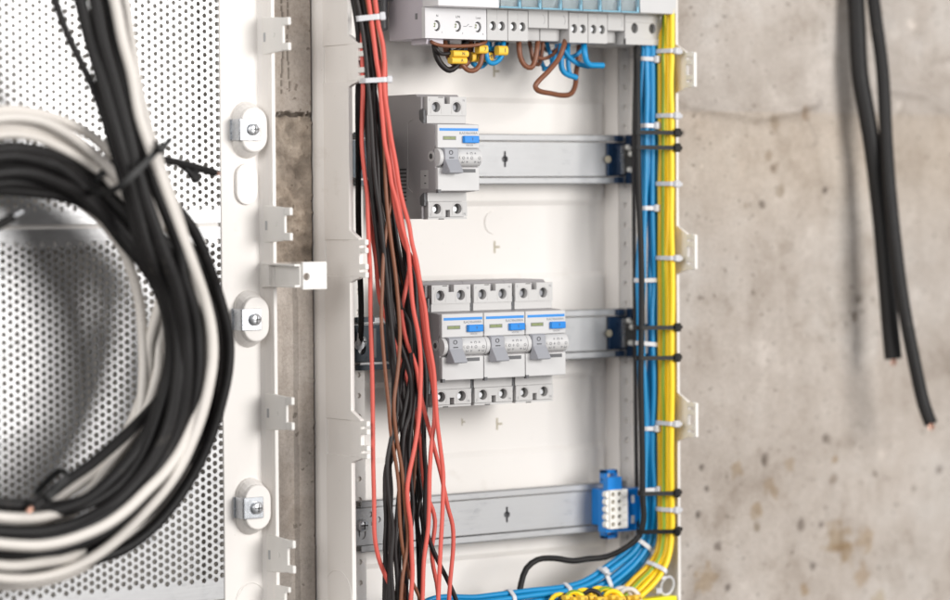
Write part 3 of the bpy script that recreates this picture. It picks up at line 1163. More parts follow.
MB().box(-71.25, -70.6, -55, -52.5, 191.5, 195.5).build('side_slot', 'paleink', t)
MB().box(-66, -52, -58, -40, TB-3.6, TB+.3).box(-64, -58, -59, -42, TB-3.2, TB+.1).build('rail_catch', 'module', t, bevel=.4)

rowdef = [('relay_module', -19.9, -2.5, 'narrow white module with two screw holes, directly right of the wide lilac one', 'holes'),
          ('relay_module', -2.3, 14.9, 'narrow white module with two screw holes, just left of the two blank shutters', 'holes'),
          ('relay_module', 15.1, 32.5, 'blank module with shuttered front, left one of the neighbouring pair', 'recess'),
          ('relay_module', 32.7, 50.1, 'blank module with shuttered front, right one of the neighbouring pair', 'recess'),
          ('relay_module', 50.3, 66.9, 'white two hole module above the bent blue wires, just right of the blank shutters', 'holes'),
          ('relay_module', 67.1, 84.1, 'white two hole module right before the single blank gap', 'holes'),
          ('relay_module', 84.3, 99.6, 'single blank shuttered module left of the rightmost unit', 'recess'),
          ('relay_module', 99.8, 133.4, 'rightmost wide module with two dark round holes above the blue wires', 'wide')]
for nm, a, bb, lab, kd in rowdef:
    t, x0, x1 = module(nm, a, bb, lab, 'electrical module', kd)
    if kd == 'wide':
        nose(t, x0+1, x1+.5, 'devfront', YN-1, 199.6)
    else:
        nose(t, x0, x1, 'dev', YN+3.5, TS+.4)
# clear blue hinged covers over the narrow modules' noses
for i, (a, bb) in enumerate(((-19.8, -2.4), (-2.2, 14.9), (15.1, 32.5), (32.7, 50.1), (50.3, 66.9), (67.1, 84.0), (84.2, 100.2))):
    c = MB()
    c.box(a+.3, bb-.9, YN-.4, YN+.5, TS+1.4, TS+46)
    o = tag(c.build('clear_cover', 'clear', origin=((a+bb)/2, YN, TS)),
            'clear bluish nose cover of the %s narrow module from the left along the top' % ('first', 'second', 'third', 'fourth', 'fifth', 'sixth', 'seventh')[i], 'cover', 'clear covers on the top row')
    c = MB()
    c.box(a+.3, bb-.3, YN-1.0, YN+3.2, TS+.2, TS+1.4)
    c.box(bb-1.0, bb-.3, YN-1.0, YN+3.2, TS+1.4, TS+46)
    c.box(bb-2.6, bb-.8, YN-1.8, YN-.5, TS+.2, TS+4.5)
    c.build('cover_edge', 'clearblue', o, bevel=.25)
# dark rail stop behind the wires at the top left
t = MB()
c = at(384, 10, -30)
t.box(-80.5, -75, -27, -18.2, c.z-14, c.z+40)
tag(t.build('rail_stop', 'darkgrey', origin=(-78, -18, c.z), bevel=2.5, seg=3), 'dark grey rail stop left of the lilac module, behind the red wires', 'rail stop')


# ------------------------------------------------------------------ left box with perforated plates
PX = -205.2                       # right edge of the plates
SY = -34.
lb = thing('media_box', 'cream plastic box frame at left that holds the perforated metal plates', 'electrical box', (-300, 0, 0))
m = MB()
m.box(-520, -181.2, -12, -9, ZB, ZT)
m.box(-520, -517, -46, -12, ZB, ZT)
m.box(-520, -181, -46, 0, ZT-4, ZT)
m.box(-520, -181, -46, 0, ZB, ZB+4)
m.build('back_panel', 'backshell', lb, bevel=.4)
m = MB()
m.box(-213, -184, SY, -12.2, ZB+4.2, ZT-4.2)
m.prism([(-184.3, SY+.2), (-182.6, SY-3), (-181.2, SY-8.5), (-181.2, -12), (-184.3, -12)], 2, ZB+4.2, ZT-4.2)
m.box(-181.3, BX, -46.5, 0, ZB, ZT)
m.build('side_frame', 'shell', lb, bevel=.5)
zs_clip = [at(275, v, -50).z for v in (35, 224, 412.5, 555)]
for zc in zs_clip:
    c = MB()
    X = -181.6
    c.prism([(SY-.2, zc-14), (SY-3, zc-12.5), (-60, zc-11), (-62.5, zc-10.5), (-62.5, zc+10.5), (-60, zc+11), (SY-3, zc+12.5), (SY-.2, zc+14)], 0, X-1, X+1.2)
    for dz in (-8.2, 8.2):
        c.box(X-.9, X+1.8, -69, -62, zc+dz-2.6, zc+dz+2.6)
    o = c.build('rim_clip', 'clip', lb, bevel=.7)
    MB().cyl((X-1.3, -51.5, zc), 0, 1.6, .5, 14).build('clip_pip', 'clip', o)
    MB().box(X-1.15, X-.8, -41.5, -39, zc-4, zc+2).build('clip_slot', 'grey', o)
zc = at(280, 594, -48).z
MB().box(-182.4, -180.2, -58, -46, zc-6, zc+6).box(-182.4, -180.2, -63, -57.5, zc+2.4, zc+6).build('rim_clip', 'clip', lb, bevel=.5)
# the arm standing forward with an end plate
zc = at(300, 275, -60).z
a = MB()
a.box(-180.4, -178.8, -77, -46, zc-7.6, zc+7.6)
a.prism([(-46, zc+7.6), (-36, zc+8.4), (-36, zc+6.8), (-77, zc+6.0), (-77, zc+7.6)], 0, -184.4, -178.9)
a.prism([(-46, zc-7.6), (-36, zc-8.4), (-36, zc-6.8), (-77, zc-6.0), (-77, zc-7.6)], 0, -184.4, -178.9)
a.box(-184, -179, -45, -34.2, zc-7.4, zc+7.4)
o = a.build('latch_arm', 'clip', lb, bevel=.4)
e = MB()
e.cell(-178.9, -160.9, zc-8.8, zc+8.8, -79, -176.3, zc-.6, 2.5, 2, 18)
e.box(-179.0, -178.8, -79, -77, zc-8.8, zc+8.8)
e.box(-161, -160.8, -79, -77, zc-8.8, zc+8.8)
e.box(-178.9, -160.9, -79, -77, zc+8.7, zc+8.9)
e.box(-178.9, -160.9, -79, -77, zc-8.9, zc-8.7)
e.build('latch_plate', 'clip', o)
# bosses with their zinc clamps
for v, k in ((129.5, 1), (319.5, 1), (508, 1)):
    zc = at(252, v, -45).z
    cx = -195.4
    m = MB()
    m.prism(stadium(-193.6, zc, 21.4, 38, 10), 1, SY+.3, SY-3, stadium(-193.6, zc, 21, 36.4, 10))
    m.prism(stadium(-193.6, zc, 21, 36.4, 10), 1, SY-3, SY-8, stadium(-193.6, zc, 20.4, 31, 10))
    m.prism(stadium(-193.6, zc, 20.4, 31, 10), 1, SY-8, SY-11, stadium(-193.6, zc, 19.4, 29, 10))
    m.build('boss', 'shell', lb, bevel=.8, seg=3)
    cl = MB()
    cl.box(-205.6, -190.6, -46.6, -45.2, zc-7, zc+7)
    cl.box(-205.6, -204.5, -45.4, -34.6, zc-7, zc+7)
    cl.box(-206.4, -204.6, -35.2, -34.1, zc-7, zc+7)
    co_ = cl.build('clamp', 'bracket', lb, bevel=.4)
    sc = MB().cyl((-196.2, -48.6, zc), 1, 4.1, 2.2, 26)
    sc.dome((-196.2, -48.6, zc), (0, -1, 0), 4.1, 1.3)
    so = sc.build('screw', 'screw', co_)
    MB().box(-198.8, -193.6, -50.05, -49.6, zc-.45, zc+.45).box(-196.65, -195.75, -50.05, -49.6, zc-2.6, zc+2.6).build('cross_slot', 'dark', so)
zc = at(250, 184, -38).z
MB().prism(stadium(-194.5, zc, 16, 27, 10), 1, SY+.2, SY-2.6).box(-202.8, -202.2, SY-1.8, SY, zc-6, zc+6).build('boss', 'shell', lb, bevel=.8, seg=3)
zc = at(245, 600, SY).z
MB().tube([(-193.5+11*math.cos(i*math.pi/20), SY-.05, zc+11*math.sin(i*math.pi/20)) for i in range(41)], .4, 6).build('knockout', 'shell', lb)
MB().tube([(-203, SY-.05, zc+3), (-199, SY-.05, zc+8.5), (-194, SY-.05, zc+11)], .4, 6).build('knockout_edge', 'shell', lb)


def perf_plate(ztop, zbot, label, mat='plate'):
    """perforated zinc plate, staggered round holes"""
    cp, rp, r = 4.58, 5.08, 1.72
    x1 = PX
    mx = 9.3
    ncol = 46
    xr = x1-mx+cp/2                # right edge of the punched field
    z1, z0 = ztop-9.4+rp/2, zbot+9.4
    nrow = int((z1-z0)/rp)
    y = -33.
    m = MB()
    m.keep = True
    xl = xr-ncol*cp
    for i in range(ncol):
        cx = xr-(i+.5)*cp
        off = 0 if i % 2 == 0 else -rp/2
        for j in range(nrow):
            cz = z1-(j+.5)*rp+off
            m.cell(cx-cp/2, cx+cp/2, cz-rp/2, cz+rp/2, y, cx, cz, r, 1.2, 14)
        if off:
            m.add([(cx-cp/2, y, z1+off), (cx+cp/2, y, z1+off), (cx+cp/2, y, z1), (cx-cp/2, y, z1)], [(0, 1, 2, 3)])
        else:
            zb_ = z1-nrow*rp
            m.add([(cx-cp/2, y, zb_-rp/2), (cx+cp/2, y, zb_-rp/2), (cx+cp/2, y, zb_), (cx-cp/2, y, zb_)], [(0, 1, 2, 3)])
    zb_ = z1-nrow*rp-rp/2
    xe = xl-8
    for (a, b_, c, d) in ((xr, x1, zbot, ztop), (xe, xl, zbot, ztop), (xl, xr, z1, ztop), (xl, xr, zbot, zb_)):
        m.add([(a, y, c), (b_, y, c), (b_, y, d), (a, y, d)], [(0, 1, 2, 3)])
    m.add([(x1, y, zbot), (x1, y+1.4, zbot), (x1, y+1.4, ztop), (x1, y, ztop)], [(0, 1, 2, 3)])
    m.add([(xe, y, zbot), (x1, y, zbot), (x1, y+9, zbot), (xe, y+9, zbot)], [(0, 1, 2, 3)])
    m.add([(xe, y, ztop), (xe, y+9, ztop), (x1, y+9, ztop), (x1, y, ztop)], [(0, 1, 2, 3)])
    o = m.build('perforated_plate', mat, origin=(x1, y, zbot))
    return tag(o, label, 'metal plate', 'perforated metal plates in the left box')


zg0 = at(225, 222.3, -33).z
zg1 = at(225, 226.8, -33).z
MB().box(-430, -212, -31.2, -12.2, zg1-12, zg0+12).build('seam_ledge', 'shell', lb, bevel=.4)
perf_plate(zg0+240, zg0, 'bright perforated metal plate above the seam, behind the hanging cable bundle')
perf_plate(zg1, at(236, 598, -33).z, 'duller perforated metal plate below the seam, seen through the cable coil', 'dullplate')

# ------------------------------------------------------------------ coil of cables in the left box
def coil_pt(deg, rho, Y):
    a = math.radians(deg)
    return at(14+math.cos(a)*(132+82*rho), 345-math.sin(a)*(157+81*rho), Y-16)


def keyed(keys, deg):
    ks = sorted(keys)
    if deg <= ks[0][0]:
        return ks[0][1], ks[0][2]
    for a, b_ in zip(ks, ks[1:]):
        if deg <= b_[0]:
            t = (deg-a[0])/(b_[0]-a[0])
            t = t*t*(3-2*t)
            return a[1]+(b_[1]-a[1])*t, a[2]+(b_[2]-a[2])*t
    return ks[-1][1], ks[-1][2]


def coil_cable(name, keys, r, mat, label, lead=None, group=None, seed=0, closed=True):
    """keys: (angle, rho, Y) going from 150 degrees down to -210"""
    pts = []
    if lead:
        pts += px([(u_, v_, Y_-16) for u_, v_, Y_ in lead])
    d0 = 150 if not lead else lead_angle
    d = d0
    while d >= -205:
        rho, Y = keyed(keys, d)
        w = .10*noise.noise(Vector((d*.018, seed*3.1, 0)))+.03*noise.noise(Vector((d*.06, seed*5.3, 2)))
        pts.append(coil_pt(d, rho+w, Y+7*noise.noise(Vector((d*.018, seed*1.7, 5)))))
        d -= 7.5
    return wire(name, pts, r, mat, label, 'cable', group, 5, 12)


lead_angle = 22
GB = 'cables of the hanging coil'
LB = 'black cable wound among others in the big hanging coil'
BLK = [  # keys: angle, rho, depth
    [(150, .16, -84), (90, .20, -84), (45, .62, -74), (0, .97, -72), (-45, .93, -74), (-90, .86, -80), (-205, .3, -84)],
    [(150, .28, -90), (90, .32, -90), (45, .50, -76), (0, .90, -80), (-45, .80, -82), (-90, .72, -90), (-205, .3, -86)],
    [(150, .38, -84), (90, .42, -86), (45, .34, -76), (0, .50, -84), (-45, .55, -88), (-90, .50, -94), (-205, .4, -84)],
    [(150, .10, -92), (90, .12, -92), (45, .26, -78), (0, .42, -90), (-45, .46, -92), (-90, .36, -100), (-205, .2, -90)],
    [(150, .46, -92), (90, .50, -92), (45, .4, -78), (0, .34, -82), (-45, .38, -84), (-90, .06, -96), (-205, .1, -90)],
    [(150, .22, -80), (90, .26, -80), (45, .26, -72), (0, .30, -92), (-45, .32, -96), (-90, -.02, -100), (-205, .0, -84)],
    [(150, .34, -97), (90, .38, -98), (45, .35, -84), (0, .58, -92), (-45, .66, -90), (-90, .66, -92), (-205, .35, -94)],
]
BLK += [
    [(150, .05, -88), (90, .03, -90), (45, .08, -84), (10, .26, -98), (-20, .46, -104), (-45, .60, -102), (-90, .56, -98), (-205, .3, -90)],
    [(150, .52, -88), (90, .44, -94), (45, .16, -88), (10, .36, -100), (-20, .56, -98), (-45, .74, -94), (-90, .88, -88), (-205, .5, -90)],
    [(150, .30, -100), (90, .16, -102), (45, .12, -90), (10, .30, -88), (-20, .28, -90), (-45, .24, -96), (-90, .14, -104), (-205, .1, -98)],
]
for i, k in enumerate(BLK):
    coil_cable('black_cable', k, 3.7, 'sheath', LB, None, GB, i+1)
LEADS = [
    ([(68, -40, -104), (80, 0, -104), (90, 40, -106), (103, 83, -110), (117, 133, -114), (132, 187, -116), (150, 255, -114)], 18, [(20, .36, -112), (0, .40, -110), (-45, .46, -106), (-90, .42, -104), (-205, .2, -90)], 4.2, 0),
    ([(83, -40, -110), (95, 0, -110), (103, 40, -112), (115, 83, -114), (128, 133, -117), (142, 187, -120), (165, 255, -120)], 18, [(20, .46, -118), (0, .52, -114), (-45, .54, -108), (-90, .54, -106), (-205, .3, -90)], 4.2, 0),
    ([(97, -40, -104), (108, 0, -106), (115, 40, -108), (125, 83, -112), (139, 133, -115), (156, 187, -117), (180, 250, -116)], 20, [(22, .60, -114), (0, .64, -108), (-45, .66, -100), (-90, .68, -98), (-205, .4, -90)], 4.0, 0),
    ([(42, -40, -100), (55, 0, -100), (67, 33, -101), (80, 60, -102), (97, 97, -104), (112, 145, -106), (128, 200, -106), (142, 255, -106)], 18, [(20, .26, -105), (0, .28, -102), (-45, .33, -98), (-90, .12, -98), (-205, .15, -90)], 2.7, 0),
    ([(112, -40, -100), (122, 10, -101), (130, 60, -103), (142, 120, -106), (163, 187, -108), (194, 231, -104), (212, 275, -98)], 16, [(18, .94, -96), (0, 1.0, -92), (-45, .98, -86), (-90, .80, -84), (-205, .5, -84)], 3.6, 0),
]
ltxt = ['black cable at the left edge of the hanging bundle, bent into the coil', 'black cable in the middle of the hanging bundle above the coil tie',
        'black cable right beside the white one in the hanging bundle', 'thin black cable running separately left of the hanging bundle', 'black cable forming the outermost right edge of the coil']
for i, (ld, la, ks, r, _) in enumerate(LEADS):
    lead_angle = la
    coil_cable('black_cable', ks, r, 'sheath', ltxt[i], ld, GB, i+11)
lead_angle = 12
coil_cable('white_cable', [(12, .76, -116), (0, .84, -112), (-30, .84, -108), (-45, .82, -106), (-90, .94, -100), (-205, .9, -94)], 3.3, 'white',
           'white cable coming down with the black bundle and swinging round the coil front',
           [(103, -40, -114), (115, 0, -114), (123, 40, -115), (132, 73, -117), (140, 117, -119), (153, 155, -121), (168, 195, -121), (181, 231, -120), (197, 275, -118)], 'white cables of the coil', 31)
lead_angle = 8
coil_cable('white_cable', [(8, .74, -108), (0, .74, -107), (-30, .66, -109), (-45, .60, -112), (-90, .58, -114), (-205, .6, -108)], 3.3, 'white',
           'white cable crossing the lower coil front between black ones',
           [(115, -40, -106), (125, 0, -106), (131, 40, -108), (139, 90, -111), (155, 150, -114), (174, 205, -117), (188, 250, -115), (201, 300, -112)], 'white cables of the coil', 33)
WH = [
    ([(150, .90, -92), (90, .95, -92), (45, .70, -82), (20, .4, -66), (0, .14, -64), (-45, .10, -66), (-62, .2, -84), (-78, .2, -108), (-90, .2, -114), (-205, .25, -110)], 'white cable along the topmost outer edge of the coil'),
    ([(150, .78, -98), (90, .82, -98), (45, .55, -86), (20, .3, -70), (0, .05, -62), (-45, .03, -62), (-90, .06, -62), (-205, .7, -90)], 'second white cable from the top edge of the coil'),
    ([(150, .66, -94), (90, .68, -94), (45, .45, -80), (20, .3, -66), (0, .21, -58), (-45, .17, -62), (-90, .3, -66), (-205, .6, -92)], 'white cable under the upper two on top of the coil'),
    ([(150, .02, -84), (90, .03, -84), (45, .06, -72), (0, .01, -62), (-45, .24, -62), (-90, .4, -66), (-205, .2, -90)], 'white cable lining the inside of the coil opening'),
    ([(150, .58, -84), (90, .60, -84), (45, .6, -76), (0, .72, -76), (-45, .92, -72), (-90, 1.0, -70), (-205, .9, -80)], 'white cable hanging lowest, outside the black ones at the coil bottom'),
    ([(150, .72, -88), (90, .74, -88), (45, .6, -76), (0, .80, -70), (-45, .86, -70), (-90, .78, -100), (-205, .8, -80)], 'thin white cable showing between the black ones at the coil bottom'),
]
for i, (k, lab) in enumerate(WH):
    coil_cable('white_cable', k, 3.2, 'white', lab, None, 'white cables of the coil', 41+i)


def strap_path(c, ax, ay, rx, ry, n=28):
    return [Vector(c)+Vector(ax)*rx*math.cos(i*2*math.pi/n)+Vector(ay)*ry*math.sin(i*2*math.pi/n) for i in range(n+1)]


def cable_tie(A, B, depth, mat, label, head=1., tail=8, w=2.6, th=1.1, name='cable_tie', group=None, head_s=1.):
    """flat nylon band round a bundle; A and B are its left and right turning points, depth its half size front to back"""
    A, B = Vector(A), Vector(B)
    c = (A+B)/2
    ax = (B-A)/2
    rx = ax.length
    ax.normalize()
    ay = Vector((0, -1, 0))
    ay = (ay-ax*ay.dot(ax)).normalized()
    az = ax.cross(ay)
    t = thing(name, label, 'cable tie', c, group)
    n = 40
    pts = []
    e = .55                                   # squarish loop hugging the wires
    for i in range(n):
        a = i*2*math.pi/n
        ca, sa = math.cos(a), math.sin(a)
        pts.append(c+ax*rx*math.copysign(abs(ca)**e, ca)+ay*depth*math.copysign(abs(sa)**e, sa))
    m = MB()
    V, F = [], []
    for i in range(n):
        p = pts[i]
        o = (p-c).normalized()
        for q, zz in ((0, -w/2), (th, -w/2), (th, w/2), (0, w/2)):
            V.append(p+o*q+az*zz)
    for i in range(n):
        j = (i+1) % n
        for k in range(4):
            F.append((i*4+k, i*4+(k+1) % 4, j*4+(k+1) % 4, j*4+k))
    m.add(V, F)
    m.build('strap', mat, t, bevel=.15)
    hp = c+ax*rx*head*.82+ay*(depth+th+1.0)
    h = MB()
    hs = 2.7*head_s
    vs = [hp+ax*sx*hs*1.15+ay*sy*1.9+az*sz*hs*.95 for sx in (-1, 1) for sy in (-1, 1) for sz in (-1, 1)]
    h.add(vs, [(0, 1, 3, 2), (4, 6, 7, 5), (0, 4, 5, 1), (2, 3, 7, 6), (0, 2, 6, 4), (1, 5, 7, 3)])
    if tail:
        e0 = hp+ax*hs*1.1
        e1 = e0+ax*tail
        vs = [q+ay*sy*.6+az*sz*w*.45 for q in (e0, e1) for sy in (-1, 1) for sz in (-1, 1)]
        h.add(vs, [(0, 1, 3, 2), (4, 6, 7, 5), (0, 4, 5, 1), (2, 3, 7, 6), (0, 2, 6, 4), (1, 5, 7, 3)])
    h.build('head', mat, t, bevel=.9, seg=3)
    return t


cable_tie(at(99, 192, -124), at(148, 144, -124), 20, 'btie', 'black cable tie drawn slantwise round the bundle where it joins the coil', 1, 6, 4, 1.4, head_s=1.0)
cable_tie(at(40, 496, -121), at(64, 472, -121), 8, 'btie', 'black tie round the cables at the lower inside of the coil', -1, 5, 4.5, 1.2)
def hull2(P):
    P = sorted(set((round(a, 4), round(b_, 4)) for a, b_ in P))

    def half(Q):
        h = []
        for p in Q:
            while len(h) > 1 and (h[-1][0]-h[-2][0])*(p[1]-h[-2][1])-(h[-1][1]-h[-2][1])*(p[0]-h[-2][0]) <= 0:
                h.pop()
            h.append(p)
        return h
    a, b_ = half(P), half(P[::-1])
    return a[:-1]+b_[:-1]


def tie_round(u, v, Y, groups, mat, label, headdir=(.75, .65), w=3.0, th=1.0, tail=2.5, hs=2.6, group=None, tilt=0.):
    """nylon tie pulled tight: its band follows the outline of the wires it holds at this spot"""
    q = at(u, v, Y)
    loc = []
    for g, path, r in PATHS:
        if any(g.startswith(x) for x in groups):
            k = min(range(len(path)), key=lambda i: (path[i]-q).length)
            if (path[k]-q).length < 26 and 0 < k < len(path)-1:
                loc.append((path, k, r, (path[k+1]-path[k-1]).normalized()))
    T = sum((l[3] for l in loc), Vector((0, 0, 0))).normalized()
    if T.z > 0:
        T = -T
    a1 = (Vector((1, 0, 0))-T*T.x).normalized()
    a2 = T.cross(a1)                                   # points roughly along +-y
    if a2.y > 0:
        a2 = -a2
    if tilt:
        T = (T+a1*tilt).normalized()
        a1 = (a1-T*a1.dot(T)).normalized()
    pts = []
    for path, k, r, _ in loc:
        best = None
        for i in range(max(0, k-14), min(len(path)-1, k+14)):
            d0, d1 = (path[i]-q).dot(T), (path[i+1]-q).dot(T)
            if d0*d1 <= 0:
                p = path[i]+(path[i+1]-path[i])*(d0/(d0-d1) if abs(d0-d1) > 1e-9 else 0)
                if best is None or (p-q).length < (best-q).length:
                    best = p
        if best is None:
            continue
        x, y = (best-q).dot(a1), (best-q).dot(a2)
        for i in range(12):
            pts.append((x+(r+.15)*math.cos(i*math.pi/6), y+(r+.15)*math.sin(i*math.pi/6)))
    H = hull2(pts)
    cx, cy = sum(p[0] for p in H)/len(H), sum(p[1] for p in H)/len(H)
    c = q+a1*cx+a2*cy
    t = thing('cable_tie', label, 'cable tie', c, group)
    n = len(H)
    V, F = [], []
    for i, p in enumerate(H):
        a, b_ = H[i-1], H[(i+1) % n]
        nx, ny = (b_[1]-a[1]), -(b_[0]-a[0])
        L_ = math.hypot(nx, ny) or 1
        o = a1*(nx/L_)+a2*(ny/L_)
        P = q+a1*p[0]+a2*p[1]
        for k, zz in ((0, -w/2), (th, -w/2), (th, w/2), (0, w/2)):
            V.append(P+o*k+T*zz)
    for i in range(n):
        j = (i+1) % n
        for k in range(4):
            F.append((i*4+k, i*4+(k+1) % 4, j*4+(k+1) % 4, j*4+k))
    MB().add(V, F).build('strap', mat, t)
    hd = Vector(headdir)              # (to the right, to the viewer)
    hp = max(H, key=lambda p: p[0]*hd.x+p[1]*hd.y)
    i = H.index(hp)
    o = (a1*hd.x+a2*hd.y).normalized()
    s_ = T.cross(o).normalized()
    P = q+a1*hp[0]+a2*hp[1]+o*(th+.9)+s_*0
    h = MB()
    vs = [P+s_*x*hs*.95+o*y*1.8+T*z*hs*.85 for x in (-1, 1) for y in (-1, 1) for z in (-1, 1)]
    QF = [(0, 1, 3, 2), (4, 6, 7, 5), (0, 4, 5, 1), (2, 3, 7, 6), (0, 2, 6, 4), (1, 5, 7, 3)]
    h.add(vs, QF)
    h.build('head', mat, t, bevel=1.0, seg=3)
    if tail:
        sg = s_ if s_.x > 0 else -s_
        vs = [e+o*y*.6+T*z*w*.42 for e in (P+sg*hs*.7, P+sg*(hs+tail)+o*tail*.25) for y in (-1, 1) for z in (-1, 1)]
        MB().add(vs, QF).build('tail', mat, t, bevel=.2)
    return t


# stripped ends
o = wire('black_cable', px([(120, 150, -100), (150, 157, -98), (180, 163, -92), (205, 170, -86), (215, 173, -84)]), 2.6, 'sheath', 'short stripped black cable end sticking out rightwards beneath the tie', 'cable')
MB().tube(px([(214, 172.8, -84.2), (219, 174, -83.5)]), 1.3, 8).build('copper_end', 'copper', o)
fl = MB()
c0 = at(193, 174, -88)
for k, (du, dv) in enumerate(((-8, -7), (-4, -2), (2, 3), (6, 0))):
    p = at(186+du, 168+dv*.5, -88)
    q = at(196+du*.4, 181+dv*.4, -90)
    fl.tube([p, (p+q)/2+Vector((0, -2, 1)), q], 1.7, 7)
fl.build('split_sheath', 'sheath', o)
o = wire('black_cable', px([(-30, 236, -96), (-8, 228, -98), (8, 220, -100), (14, 216, -101)]), 3.0, 'sheath', 'black cable end with bluish core poking in from the left edge inside the coil', 'cable')
MB().tube(px([(14, 216, -101), (23, 211, -102)]), 1.4, 8).build('copper_end', 'screw', o)
o = wire('black_cable', px([(160, 400, -84), (135, 426, -98), (112, 447, -108), (90, 465, -116), (68, 480, -122), (46, 497, -126), (33, 508, -126)]), 3.6, 'sheath', 'cut black cable end with copper tip at the lower inside of the coil', 'cable')
MB().tube(px([(32, 508, -126), (27.5, 512, -126)]), 1.6, 8).build('copper_end', 'copper', o)

# ------------------------------------------------------------------ loose bundle at the left of the distribution box
GR = 'red wires of the loose bundle'
REDS = [
    ([(363, -30), (368.5, 0), (372.5, 27.5), (377, 64), (380, 81), (380.7, 95), (383, 122.5), (385, 144), (389.4, 166), (391.5, 183), (397, 203), (402.4, 228), (407.8, 247.6), (410, 271.4),
      (413.2, 308), (418.6, 336), (420.8, 364), (420.3, 392), (418.5, 422), (414.7, 447), (408.7, 477), (407.2, 492), (408.7, 510), (410.8, 525), (411.7, 550), (412.5, 575), (410.8, 600), (408, 650)], -93, 'red wire bending left in front of the bottom rail, between the black wires'),
    ([(371, -30), (375.3, 0), (379, 27.5), (382.6, 42), (384.5, 60.5), (384.3, 80), (385, 95), (388.3, 118), (391.5, 140), (395.9, 163.6), (399, 185), (404, 207), (408.9, 224), (412, 243), (416.4, 260.6), (420.8, 286.6),
      (425, 308), (428.4, 338), (433.8, 370.6), (435.5, 396), (437, 420), (440.2, 447), (443.2, 474), (442.5, 510), (440.5, 550), (438.3, 600), (436, 650)], -95, 'red wire hanging almost straight past the breakers, second from the right at the bottom rail'),
    ([(379, 60), (381, 90), (384, 122), (387, 150), (391, 175), (395, 206.5), (404, 243), (413.5, 262), (418.5, 280), (421.5, 308), (425, 342.5), (430.5, 370.6), (434.2, 396.6), (434.5, 418), (431.2, 447), (429.7, 472), (429, 510), (428, 530),
      (424, 560), (422.5, 600), (420, 650)], -90, 'red wire that crosses behind its neighbours and leans left below the bottom rail'),
    ([(385, 60), (386, 100), (390, 150), (398, 200), (405, 238), (410, 262), (406, 288), (401.7, 310), (403.5, 327), (407, 343), (412, 355), (416.5, 368), (420, 392), (426.7, 420), (431.2, 436), (435.5, 453), (441, 474), (444.7, 492), (448, 508), (452.5, 525),
      (453.3, 545), (450.3, 580), (449, 600), (446, 650)], -84, 'red wire bulging farthest right in front of the bottom rail'),
    ([(362.4, 30), (362.4, 62.4), (363, 88), (362.4, 112), (362, 144), (364.5, 172), (367.3, 194), (368, 220), (368.8, 243), (370.3, 276), (370.6, 310), (372, 364), (372.7, 407), (373, 440), (373.2, 465), (374.2, 505), (374.7, 536.7), (378.3, 556.7),
      (385, 575), (393, 592), (397, 608), (400, 650)], -80, 'red wire hanging apart on the left of the bundle, nearly straight'),
    ([(366, 180), (371, 225), (376, 262), (377.7, 285), (380, 300), (386, 318), (392, 335), (400, 360), (408, 383), (415, 412), (420.7, 442.5), (422, 459), (424, 484), (427.5, 498), (432.5, 509), (435, 521), (434.2, 533), (431.7, 550), (433.3, 567), (436.7, 583),
      (438.5, 600), (440, 650)], -76, 'red wire with a small kink over the bottom rail, deepest of the reds'),
]
for p, Y, lab in REDS:
    wire('red_wire', px(p, Y), 1.5, 'red', lab, 'wire', GR)
BR = [
    ([(370, -30), (372.5, 0), (376.2, 27.5), (380.8, 55), (383, 77), (384, 95), (385.5, 125), (388, 155), (390, 180), (390.5, 200), (386, 232.5), (383.5, 258.5), (382.2, 291), (381.4, 318), (383.6, 353), (386, 379), (388.8, 407.5), (390, 425), (391.5, 438),
      (395.2, 459), (398.5, 483), (399.3, 505), (400.8, 533), (404.2, 556.7), (410, 576.7), (418.3, 595), (428, 625)], -88, 1.25, 'thin brown wire running down the front of the black wires'),
    ([(386, 100), (388, 140), (390.5, 180), (393.7, 219.5), (397, 243), (401.7, 271), (404, 300), (408, 340), (413, 400), (415.5, 440), (414, 480), (411.7, 505), (409, 550), (405, 588), (402, 640)], -74, 1.35, 'dark brown wire half hidden at the back of the loose bundle'),
]
BR += [
    ([(361, -30), (367, 0), (371, 27), (376, 58), (378.5, 81), (382, 110), (384.5, 150), (386, 190), (388, 215), (391, 240), (395, 270), (398, 300), (400, 335), (398, 370), (394, 405), (397, 440), (402, 470), (405, 505), (408, 540), (403, 575), (401, 600), (400, 650)], -90, 1.3, 'dark brown wire twisting through the middle of the black wires'),
]
for p, Y, r, lab in BR:
    wire('brown_wire', px(p, Y), r, 'brown', lab, 'wire', 'brown wires of the loose bundle')
GK = 'black wires of the loose bundle'
LK = 'black wire hanging in the middle of the loose bundle'
